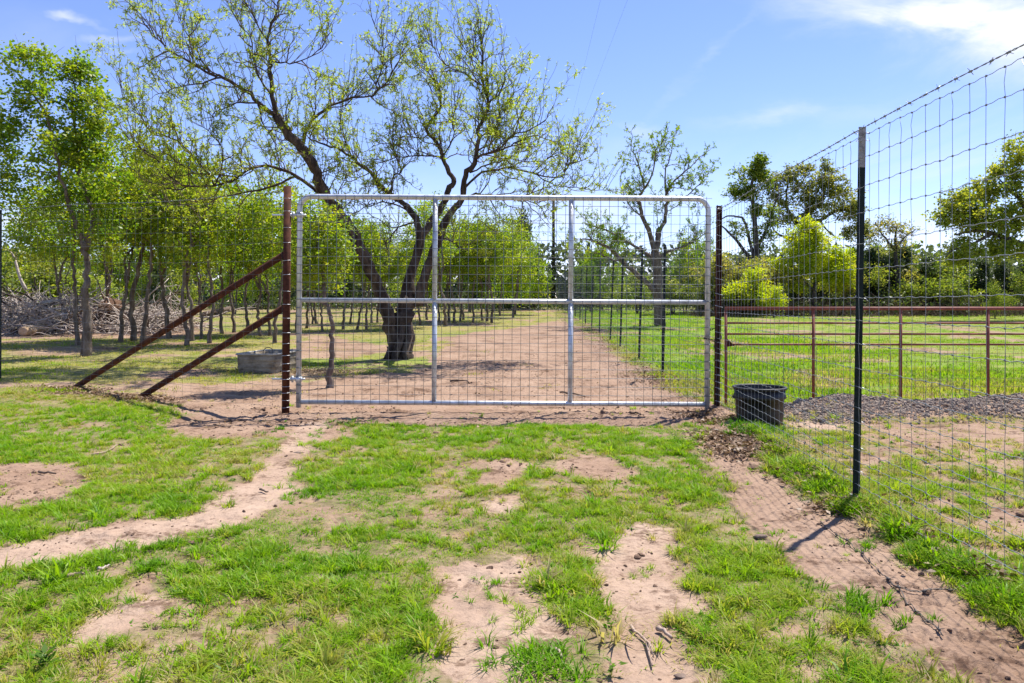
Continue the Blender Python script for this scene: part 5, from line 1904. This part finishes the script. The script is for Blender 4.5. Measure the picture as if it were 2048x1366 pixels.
def tpost(parent, base, top, tip=.0, name='fence_post', studs=True):
    """steel T post: flange, stem, studs"""
    b, t = np.array(base, float), np.array(top, float)
    o_ = ORG[parent.name]
    m1 = MB()

    def prism(b, t, m):
        V = []
        for p in (b, t):
            for dx, dy in ((-.023, -.003), (.023, -.003), (.023, .003), (.003, .003), (.003, .034), (-.003, .034), (-.003, .003), (-.023, .003)):
                V.append((p[0] + dx, p[1] + dy, p[2]))
        q = [(i, (i + 1) % 8, 8 + (i + 1) % 8, 8 + i) for i in range(8)]
        m.add(V, q + [(8, 9, 10, 15), (11, 12, 13, 14)])
    k = 1 - tip / np.linalg.norm(t - b)
    c = b + (t - b) * k
    prism(b, c, m1)
    p = put(name, m1, 'post_paint', parent, smooth=False)
    if tip:
        m2 = MB()
        prism(c, t, m2)
        put('white_tip', m2, 'white_tip', p, smooth=False)
    if studs:
        m3, m4 = MB(), MB()
        L_ = np.linalg.norm(t - b)
        for j in range(int(L_ / .054)):
            f = (j + .6) * .054 / L_
            if f > .985:
                break
            q = b + (t - b) * f
            (m3 if f < k else m4).box((q[0] - .012, q[1] - .0055, q[2]), (.018, .009, .018))
        put('studs', m3, 'post_paint', p, kind='stuff', smooth=False)
        if m4.n:
            put('studs', m4, 'white_tip', p, kind='stuff', smooth=False)
    return p


LEVELS_ = [.06, .14, .22, .29, .37, .46, .54, .63, .76, .88, 1.04, 1.19, 1.335, 1.515, 1.67, 1.866, 2.03, 2.21, 2.35]


def wire_fence(root, path, levels, stay, rw, rs, seed, mat='wire', knots=True, stays='parts', barbed=None, crimp=.006):
    """path: function d -> (x, y); stays every `stay` metres between d0 and d1. Line wires and stays are parts."""
    f, d0, d1 = path
    r = np.random.default_rng(seed)
    o_ = np.array(ORG[root.name])
    n = int(round((d1 - d0) / stay)) + 1
    D = np.linspace(d0, d1, n)
    D[1:-1] += r.normal(0, stay * .04, n - 2)
    XY = np.array([f(d) for d in D])
    gzb = zbase(XY[:, 0], XY[:, 1])
    LZ = []
    for li, z in enumerate(levels):
        mid = []
        Z = gzb + z + r.normal(0, .002, n) + .003 * np.sin(D * 1.3 + li)
        LZ.append(Z)
        P = []
        for i in range(n):
            P.append((XY[i, 0], XY[i, 1], Z[i]))
            if i < n - 1:
                for u_, c_ in ((.33, crimp * .5), (.67, -crimp * .5)):
                    q = XY[i] * (1 - u_) + XY[i + 1] * u_
                    P.append((q[0], q[1], Z[i] * (1 - u_) + Z[i + 1] * u_ + c_ + r.normal(0, 1) * crimp * .15))
        m1 = MB()
        m1.tube(P, rw, 4)
        put('line_wire', m1, mat, root)
    LZ = np.array(LZ)
    m_all = MB()
    for i in range(n):
        P = []
        for li in range(len(levels)):
            P.append((XY[i, 0] + r.normal(0, .002), XY[i, 1] + r.normal(0, .002), LZ[li, i]))
        # the top length of each stay is bowed
        pt = np.array(P[-1]) * .5 + np.array(P[-2]) * .5
        dv = XY[min(i + 1, n - 1)] - XY[max(i - 1, 0)]
        dv = dv / np.linalg.norm(dv)
        bow = r.normal(0, .008)
        P.insert(len(P) - 1, (pt[0] + dv[0] * bow, pt[1] + dv[1] * bow, pt[2]))
        P[-1] = (P[-1][0] + dv[0] * bow * -1.4, P[-1][1] + dv[1] * bow * -1.4, P[-1][2])
        if stays == 'parts':
            m1 = MB()
            m1.tube(P, rs, 4)
            put('stay_wire', m1, mat, root)
        else:
            m_all.tube(P, rs, 3, cap=False)
    if stays != 'parts':
        put('stay_wires', m_all, mat, root, kind='stuff')
    if knots:
        m1 = MB()
        for i in range(n):
            for li in range(len(levels)):
                m1.box((XY[i, 0], XY[i, 1], LZ[li, i]), (rw * 3.0, rw * 3.8, rw * 5.0), r.uniform(0, .6))
        put('knots', m1, mat, root, kind='stuff')
    if barbed:
        twist(root, [(*f(d), float(zbase(*f(d))) + barbed + .006 * math.sin(d * 2.1)) for d in np.arange(d0, d1 + .04, .04)], mat, name='barbed_wire')


def twist(root, path, mat, name='barbed_wire', rw=.0022, barb=.14, label=None, off=.0030, seed=1):
    P = np.array(path, float)
    n = len(P)
    T = np.gradient(P, axis=0)
    T /= np.linalg.norm(T, axis=1, keepdims=True)
    A = np.cross(T, np.array((0, 0, 1.0)))
    A /= np.linalg.norm(A, axis=1, keepdims=True) + 1e-9
    B = np.cross(A, T)
    s = np.concatenate([[0], np.cumsum(np.linalg.norm(np.diff(P, axis=0), axis=1))])
    ph = s * 2 * math.pi / .11
    m1 = MB()
    for k in (0, 1):
        Q = P + off * (np.cos(ph + k * math.pi)[:, None] * A + np.sin(ph + k * math.pi)[:, None] * B)
        m1.tube(Q, rw, 4)
    rr_ = np.random.default_rng(seed)
    d = barb / 2
    while d < s[-1]:
        i = int(np.searchsorted(s, d))
        i = min(i, n - 1)
        c = P[i]
        m1.tube([c - T[i] * .010, c + T[i] * .010], .0058, 6)
        for _ in range(2):
            u = unit(np.cross(T[i], rr_.normal(0, 1, 3)) + T[i] * rr_.normal(0, .3))
            m1.tube([c - u * .022, c, c + u * .022], [.0008, .0022, .0008], 4)
        d += barb
    return put(name, m1, mat, root, label=label)


# right hand fence from beside the camera to the latch post
rf = thing('wire_fence', 'tall knotted wire fence with barbed top strand running along the right side of the foreground', 'fence', (float(fenceX(4.5)), 4.5, 0))
wire_fence(rf, (lambda d: (float(fenceX(d)), d), -.3, 8.90), LEVELS_, .129, .0019, .0014, 1, 'fence_wire', True, 'parts', barbed=2.40)
tb = px2g(1708, 1012)
fx = float(fenceX(4.82))
tp = tpost(rf, (fx + .012, 4.83, gz(fx, 4.82) - .2), (fx + .055, 4.83, CAMZ + (606 - 254) / F * 4.83), .26)
m1 = MB()
for z in LEVELS_[::2] + [2.40]:
    xx = fx + .012 + .043 * z / 2.43
    m1.tube([(xx - .036, 4.80, z + .012), (xx - .027, 4.822, z + .004), (xx - .02, 4.870, z), (xx + .02, 4.870, z), (xx + .027, 4.822, z - .004), (xx + .036, 4.80, z - .012)], .0022, 5)
put('wire_clips', m1, 'galv', tp, kind='stuff')
fx = float(fenceX(-.3))
tpost(rf, (fx + .012, -.3, -.2), (fx + .02, -.3, 2.43), .26)

# lane fence beyond the gate
lf_ = thing('wire_fence', 'long wire fence on dark steel posts along the dirt lane beyond the gate', 'fence', (2.6, 13, 0))
wire_fence(lf_, (lambda d: (float(fenceX(d)) + .02, d), 9.0, 30.0), LEVELS_[::1], .16, .0026, .0019, 2, 'wire', False, 'joined', barbed=None)
wire_fence(lf_, (lambda d: (float(fenceX(d)) + .02, d), 30.1, 58.0), LEVELS_[::1], .26, .0050, .0042, 3, 'wire', False, 'joined', barbed=None)
for k, Y in enumerate([12.7, 15.45, 18.6, 20.9, 24.0, 27.0, 30.0, 33.2, 36.4, 39.8, 43.2, 46.8, 50.5, 54.2, 58.0]):
    fx = float(fenceX(Y)) + .035
    zb_ = float(zbase(fx, Y))
    tpost(lf_, (fx, Y, zb_ - .15), (fx + .085 * rnd.uniform(.3, 1.2), Y, zb_ + 2.28 + rnd.uniform(-.05, .06)), 0, studs=Y < 21)
# left fence
lfe = thing('wire_fence', 'thin wire fence running left from the brown hinge post past the two braces', 'fence', (LPX, GYP, 0))
lev_left = [z * 1.085 for z in LEVELS_]
wire_fence(lfe, (lambda d: tuple(lfence(d)[:2] + np.array((0, -.05))), .05, 9.2), lev_left, .155, .0015, .0011, 4, 'wire', False, 'parts', barbed=2.62)
q = lfence(4.95)
dq = (2 - 1026) / F
tp = None
for d in np.arange(3, 8, .01):
    q = lfence(d)
    if q[0] / q[1] < dq:
        break
tpost(lfe, (q[0], q[1], gz(q[0], q[1]) - .2), (q[0] + .01, q[1], gz(q[0], q[1]) + 2.62), 0)
q = lfence(9.2)
tpost(lfe, (q[0], q[1], gz(q[0], q[1]) - .2), (q[0] + .01, q[1], gz(q[0], q[1]) + 2.62), 0)
# wire turned round the two gate posts
m1 = MB()
for z in lev_left:
    m1.torus((LPX - .012 + .024 * z / 2.7, GYP, zg0 + z), .0475, .0026, k=16, m=4, M3=Matrix.Rotation(rnd.uniform(-.08, .08), 3, 'Y'))
put('wire_wraps', m1, 'galv', lfe, kind='stuff')
m1 = MB()
for z in LEVELS_:
    a, b = (RPX - .045, GYP - .035, z + .012 + gz(RPX, GYP)), (RPX + .05, GYP - .032, z - .012 + gz(RPX, GYP))
    m1.tube([a, b], .0024, 4)
put('wire_wraps', m1, 'galv', rf, kind='stuff')

# loose barbed wire on the ground by the right fence
for lab, pts in (('loose dark barbed wire lying straight across the bare earth near the tall post', [(1640, 1042), (1653, 1060), (1684, 1082), (1713, 1103), (1752, 1148), (1790, 1185), (1840, 1238), (1885, 1288)]),
                 ('short curled loose barbed wire leaving the straight strand towards the fence', [(1782, 1178), (1805, 1193), (1840, 1198), (1900, 1194), (1950, 1187), (1985, 1180), (2050, 1173)])):
    P = []
    for p in pts:
        x, y = px2g(*p)
        P.append((x, y, gz(x, y) + .010))
    P = spline(P, 6)
    P[:, 2] = ground_z(P[:, 0], P[:, 1]) + .008 + .006 * np.abs(np.sin(np.arange(len(P)) * .35))
    rt = thing('barbed_wire', lab, 'barbed wire', tuple(P[0]))
    twist(rt, P, 'old_wire', name='strand', rw=.0018, barb=.12, off=.0026, seed=4)

# rust red pipe gate to the right of the latch post
pgY = 9.30
pg = thing('pipe_gate', 'rust red pipe gate with wire mesh below, right of the latch post', 'gate', (2.66, pgY, gz(2.66, pgY)))
sp_ = F / pgY
px0 = (1452 - 1024) / sp_
zt_ = CAMZ + (606 - 617) / sp_
pitch = 174.7 / sp_
uprights = [px0 + pitch * k for k in range(6)]
zf = [CAMZ - (817 - 606) / sp_] + [CAMZ - (803 - 606) / sp_] * 5
m1 = MB()
m1.tube([(px0 - .01, pgY, zt_), (uprights[-1] + .01, pgY, zt_)], .021, 12)
put('top_rail', m1, 'red_pipe', pg)
for k, X in enumerate(uprights):
    m1 = MB()
    m1.tube([(X, pgY, zf[k] - .02), (X, pgY, zt_ - .018)], .0185 if k else .0175, 10)
    put('upright', m1, 'red_pipe', pg)
for py in (646, 668, 689):
    z = CAMZ - (py - 606) / sp_
    for k in range(5):
        m1 = MB()
        m1.tube([(uprights[k] + .012, pgY, z), (uprights[k + 1] - .012, pgY, z)], .0125, 8)
        put('rail', m1, 'red_pipe', pg)
m1 = MB()
m1.tube([(0, 0, 0), (0, 0, 1)], .0021, 5)
rrod = m1.mesh('mesh_rod')
rrod.materials.append(M['red_wire'])
zr0, zr1 = CAMZ - (806 - 606) / sp_, CAMZ - (690 - 606) / sp_
o_ = ORG[pg.name]
nv = int((uprights[-1] - px0) / .1016)
for k in range(1, nv):
    part_at('vertical_wire', rrod, pg, (px0 + .1016 * k - o_[0], -.016, zr0 - o_[2]), (0, rnd.uniform(-.004, .004), 0), (1, 1, zr1 - zr0))
for k in range(7):
    z = zr0 + (zr1 - zr0) * k / 7
    part_at('horizontal_wire', rrod, pg, (px0 - o_[0], -.021, z - o_[2]), (0, R(90), 0), (1, 1, uprights[-1] - px0))
m1 = MB()
m1.add([(px0 + .01, pgY - .02, .86), (px0 + .01, pgY - .02, .76), (px0 + .10, pgY - .02, .77), (px0 + .01, pgY + .0, .86), (px0 + .01, pgY + .0, .76), (px0 + .10, pgY + .0, .77)], [(0, 1, 4, 3), (1, 2, 5, 4), (2, 0, 3, 5)], [(0, 2, 1), (3, 4, 5)])
put('gusset', m1, 'rust', pg, smooth=False)

# utility pole and its two lines
PX_, PY_ = px2g(1107, 614)
up = thing('utility_pole', 'tall black utility pole at the far end of the lane', 'utility pole', (PX_, PY_, gz(PX_, PY_)))
ztop_ = CAMZ + (606 - 380) / F * PY_
m1 = MB()
m1.tube([(PX_, PY_, gz(PX_, PY_) - .3), (PX_, PY_, ztop_ - .3)], [.15, .11], 12)
put('pole', m1, 'black_pole', up)
m1 = MB()
m1.tube([(PX_, PY_, ztop_ - .3), (PX_, PY_, ztop_ + .05)], [.035, .03], 8)
put('insulator', m1, 'white_tip', up)
m1 = MB()
m1.box((PX_ + .17, PY_ - .05, ztop_ - 1.6), (.1, .1, .35))
m1.box((PX_ + .1, PY_ - .02, ztop_ - 1.6), (.12, .03, .03))
put('bracket', m1, 'black_pole', up)
A0 = np.array((PX_, PY_, ztop_))
for (px, lab) in ((1247, 'thin overhead power line nearer the smaller mesquite'), (1196, 'thin overhead power line left of the other one')):
    B0 = px3(px, 0, 22)
    e = B0 + (B0 - A0) * .9
    P = [A0 + (e - A0) * t + np.array((0, 0, -1.2 * 4 * t * (1 - t) * .25)) for t in np.linspace(0, 1, 30)]
    m1 = MB()
    m1.tube(P, .0022, 5)
    tag(put('power_line', m1, 'old_wire'), lab, 'power line')

# ------------------------------------------------------------------ tub, stock tank
TBX, TBY = (1519 - 1024) / F * 8.02, 8.02
TBZ = gz(TBX, TBY) - .015
H = CAMZ - (773 - 606) / F * 8.02 - TBZ
tub = thing('rubber_tub', 'black round rubber tub standing on grass behind the wire near the latch post', 'tub', (TBX, TBY, TBZ))
m1 = MB()
prof = [(0, .012), (.225, .0), (.235, .006), (.243, .14), (.252, .30), (.254, H - .125), (.268, H - .115), (.270, H - .085), (.258, H - .075), (.262, H - .03)]
inner = [(.254, H - .03), (.246, H - .12), (.236, .16), (.222, .03), (0, .025)]
m1.lathe((TBX, TBY, TBZ), prof[:-1] + [(.264, H - .018)] + inner, 40)
put('body', m1, 'rubber', tub)
m1 = MB()
m1.lathe((TBX, TBY, TBZ), [(.257, H - .024), (.276, H - .022), (.281, H - .010), (.278, H), (.262, H + .002), (.252, H - .008), (.2545, H - .028)], 40)
put('rim', m1, 'rubber', tub)
for sgn in (-1, 1):
    m1 = MB()
    a0 = R(180) if sgn < 0 else R(0)
    P = []
    for t in np.linspace(-1, 1, 9):
        a = a0 + t * .34
        rr0 = .262 + .014 * (1 - t * t)
        P.append((TBX + rr0 * math.cos(a), TBY + rr0 * math.sin(a), TBZ + H - .10 - .02 * (1 - t * t)))
    m1.tube(P, .008, 8)
    put('rope_handle', m1, 'rubber', tub)

# galvanised stock tank
TKX, TKY = px2g(517, 748)
TKZ = gz(TKX, TKY) - .01
wid, lng, hk = .74, 1.25, .325
yaw = R(-6)
ctr = np.array((TKX, TKY + lng / 2, TKZ))
tank = thing('stock_tank', 'weathered grey galvanised oval stock tank left of the brown hinge post', 'tank', tuple(ctr))


def oval(w, l, rc, n=8):
    rc = rc * .40
    P = []
    for cx, cy, a0 in ((w / 2 - rc, l / 2 - rc, 0), (-w / 2 + rc, l / 2 - rc, 90), (-w / 2 + rc, -l / 2 + rc, 180), (w / 2 - rc, -l / 2 + rc, 270)):
        for k in range(n + 1):
            a = R(a0 + 90 * k / n)
            P.append((cx + rc * math.cos(a), cy + rc * math.sin(a)))
    return np.array(P)


def loft(rings, close=False):
    """rings: (w, l, rc, z)"""
    m = MB()
    V = []
    for w, l, rc, z in rings:
        P = oval(w, l, rc)
        ca, sa = math.cos(yaw), math.sin(yaw)
        for x, y in P:
            V.append((ctr[0] + x * ca - y * sa, ctr[1] + x * sa + y * ca, TKZ + z))
    k = len(P)
    n = len(rings)
    i = np.arange(n - 1)[:, None] * k
    j = np.arange(k)[None, :]
    j2 = (j + 1) % k
    m.add(V, np.stack([i + j, i + j2, i + k + j2, i + k + j], -1).reshape(-1, 4))
    return m, k, V


m1, k, V = loft([(wid - .05, lng - .05, .22, 0), (wid - .04, lng - .04, .22, .09), (wid - .018, lng - .018, .225, .105), (wid - .035, lng - .035, .22, .12), (wid - .03, lng - .03, .22, .21), (wid - .008, lng - .008, .23, .225), (wid - .025, lng - .025, .225, .24), (wid - .02, lng - .02, .23, hk - .01),
                 (wid - .045, lng - .045, .22, hk - .01), (wid - .06, lng - .06, .21, .02)])
put('body', m1, 'tank', tank)
P = oval(wid, lng, .24)
ca, sa = math.cos(yaw), math.sin(yaw)
P3 = [(ctr[0] + x * ca - y * sa, ctr[1] + x * sa + y * ca, TKZ + hk) for x, y in P]
P3.append(P3[0])
m1 = MB()
m1.tube(P3, .018, 8, cap=False)
put('rim', m1, 'tank_rim', tank)
m1, k, V = loft([(wid - .062, lng - .062, .21, hk - .07)])
m1 = MB()
m1.add(V + [(ctr[0], ctr[1], TKZ + hk - .07)], None, [(i, (i + 1) % k, k) for i in range(k)])
put('water', m1, 'water', tank)
# filler pipe hooked over the rim
m1 = MB()
b = np.array((ctr[0] - .12, ctr[1] + .20, TKZ + hk))
m1.tube(spline([b + np.array((-.08, 0, -.05)), b + np.array((-.06, 0, .03)), b + np.array((0, 0, .075)), b + np.array((.06, 0, .07)), b + np.array((.10, 0, .03)), b + np.array((.105, 0, -.06))], 4), .008, 7)
fp = thing('filler_pipe', 'thin bent filler pipe hooked over the stock tank', 'pipe', tuple(b))
put('pipe', m1, 'old_wire', fp)

# ------------------------------------------------------------------ sticks, stones, weeds


def stick(lab, pts, r0, mat='stick_wood', lift=.008, fork=None):
    P = []
    for p in pts:
        x, y = px2g(*p)
        P.append((x, y, 0))
    P = spline(P, 4)
    P[:, 2] = ground_z(P[:, 0], P[:, 1]) + r0 + lift + rng.normal(0, r0 * .2, len(P))
    m1 = MB()
    m1.tube(P, np.linspace(r0, r0 * .55, len(P)) * rng.uniform(.85, 1.2, len(P)), 7)
    if fork:
        i = len(P) // 2
        x, y = px2g(*fork)
        m1.tube([P[i], (np.array((x, y, gz(x, y) + r0 + .02)) + P[i]) / 2 + np.array((0, 0, .01)), (x, y, gz(x, y) + r0)], [r0 * .6, r0 * .5, r0 * .3], 5)
    c = tuple(P[0])
    o = put('stick', m1, mat, org=c)
    return tag(o, lab, 'stick')


stick('crooked pale stick on the sandy right wheel track near the bottom', [(1262, 1257), (1272, 1272), (1290, 1290), (1299, 1318), (1305, 1342)], .0065, fork=(1308, 1320))
stick('short thick dark piece of stick right of the crooked one', [(1315, 1271), (1328, 1279), (1344, 1288)], .010, 'stick_wood')
stick('bleached stick lying in thin grass at the far left middle', [(184, 914), (205, 908), (222, 902), (234, 892)], .008, 'stick_wood')
stick('small dark twig on the bare patch at the left edge', [(78, 950), (92, 953), (112, 954)], .010, 'dark_wood')
stick('grey stick in the grass at lower left', [(133, 1161), (150, 1157), (168, 1157)], .010)
stick('pale stick in the grass right of the grey one at lower left', [(196, 1145), (208, 1139), (219, 1134)], .007, 'dead_wood')
stick('thin twig at the edge of the sandy patch left of the crooked stick', [(1110, 1308), (1118, 1316), (1124, 1330)], .007)
stick('dark twig on the dirt just behind the gate, in its middle panel', [(900, 766), (925, 765), (944, 767)], .016, 'dark_wood')
stick('long low twig on the dirt behind the latch side gate panel', [(1120, 788), (1145, 792), (1170, 797)], .014, 'dark_wood')
stick('small dark twig in the dirt just in front of the gate', [(1260, 832), (1272, 830), (1282, 836)], .014, 'dark_wood')
stick('thin twig near the foot of the left wheel track bend', [(520, 984), (528, 988), (536, 992)], .008, 'dark_wood')


def stone(lab, px, py, s, mat='stone', seed=0):
    x, y = px2g(px, py)
    L0 = lump(800 + seed, .55)
    V = np.vstack(L0.v) * np.array(s)
    m1 = MB()
    z = gz(x, y)
    m1.add(V + np.array((x, y, z + s[2] * .25)), np.vstack(L0.q), np.vstack(L0.t))
    return tag(put('stone', m1, mat, org=(x, y, z)), lab, 'stone')


stone('brown stone on the bare earth left of the tall post shadow', 1520, 1082, (.040, .028, .030), seed=1)
stone('dark clod on the left wheel track beside the grass', 380, 1088, (.032, .022, .022), 'clod', seed=2)
stone('flat brown stone right of the dark clod on the left track', 404, 1079, (.036, .025, .020), seed=3)
stone('small stone at the grass edge near the bottom of the sandy patch', 1102, 1352, (.015, .013, .012), seed=4)
stone('flat grey stone on the dirt left of the gate grass', 596, 905, (.05, .03, .02), seed=5)
stone('pale stone in the litter at the foot of the latch post', 1430, 862, (.05, .04, .03), 'gravel', seed=6)
stone('dark clod where the litter meets the right fence path', 1455, 922, (.09, .035, .022), 'clod', seed=7)
stone('brown stone at the bottom edge of the right wheel track', 1362, 1352, (.03, .02, .012), seed=8)


def weed(lab, px, py, n, L_, seed):
    x, y = px2g(px, py)
    z = gz(x, y)
    rt = thing('weed', lab, 'weed', (x, y, z))
    rr_ = np.random.default_rng(seed)
    me = MB()
    me.leaves(np.zeros((1, 3)), [(1, 0, .0)], [(0, 0, 1)], 1.0, .42, [.1])
    me = me.mesh('leaf', tint=True)
    me.materials.append(M['leaf_elm'])
    for k in range(n):
        s = L_ * rr_.uniform(.6, 1.2)
        part_at('leaf', me, rt, (rr_.normal(0, .015), rr_.normal(0, .015), rr_.uniform(.01, .06)), (rr_.normal(0, .3), -rr_.uniform(.0, .7), rr_.uniform(0, 6.28)), (s, s, s))


weed('broad leaved green weed in the grass at the bottom left corner', 90, 1345, 30, .048, 1)
weed('leafy weed tuft at the bottom edge right of the sandy patch', 1225, 1352, 18, .040, 2)
print('objects', len(scn.objects))
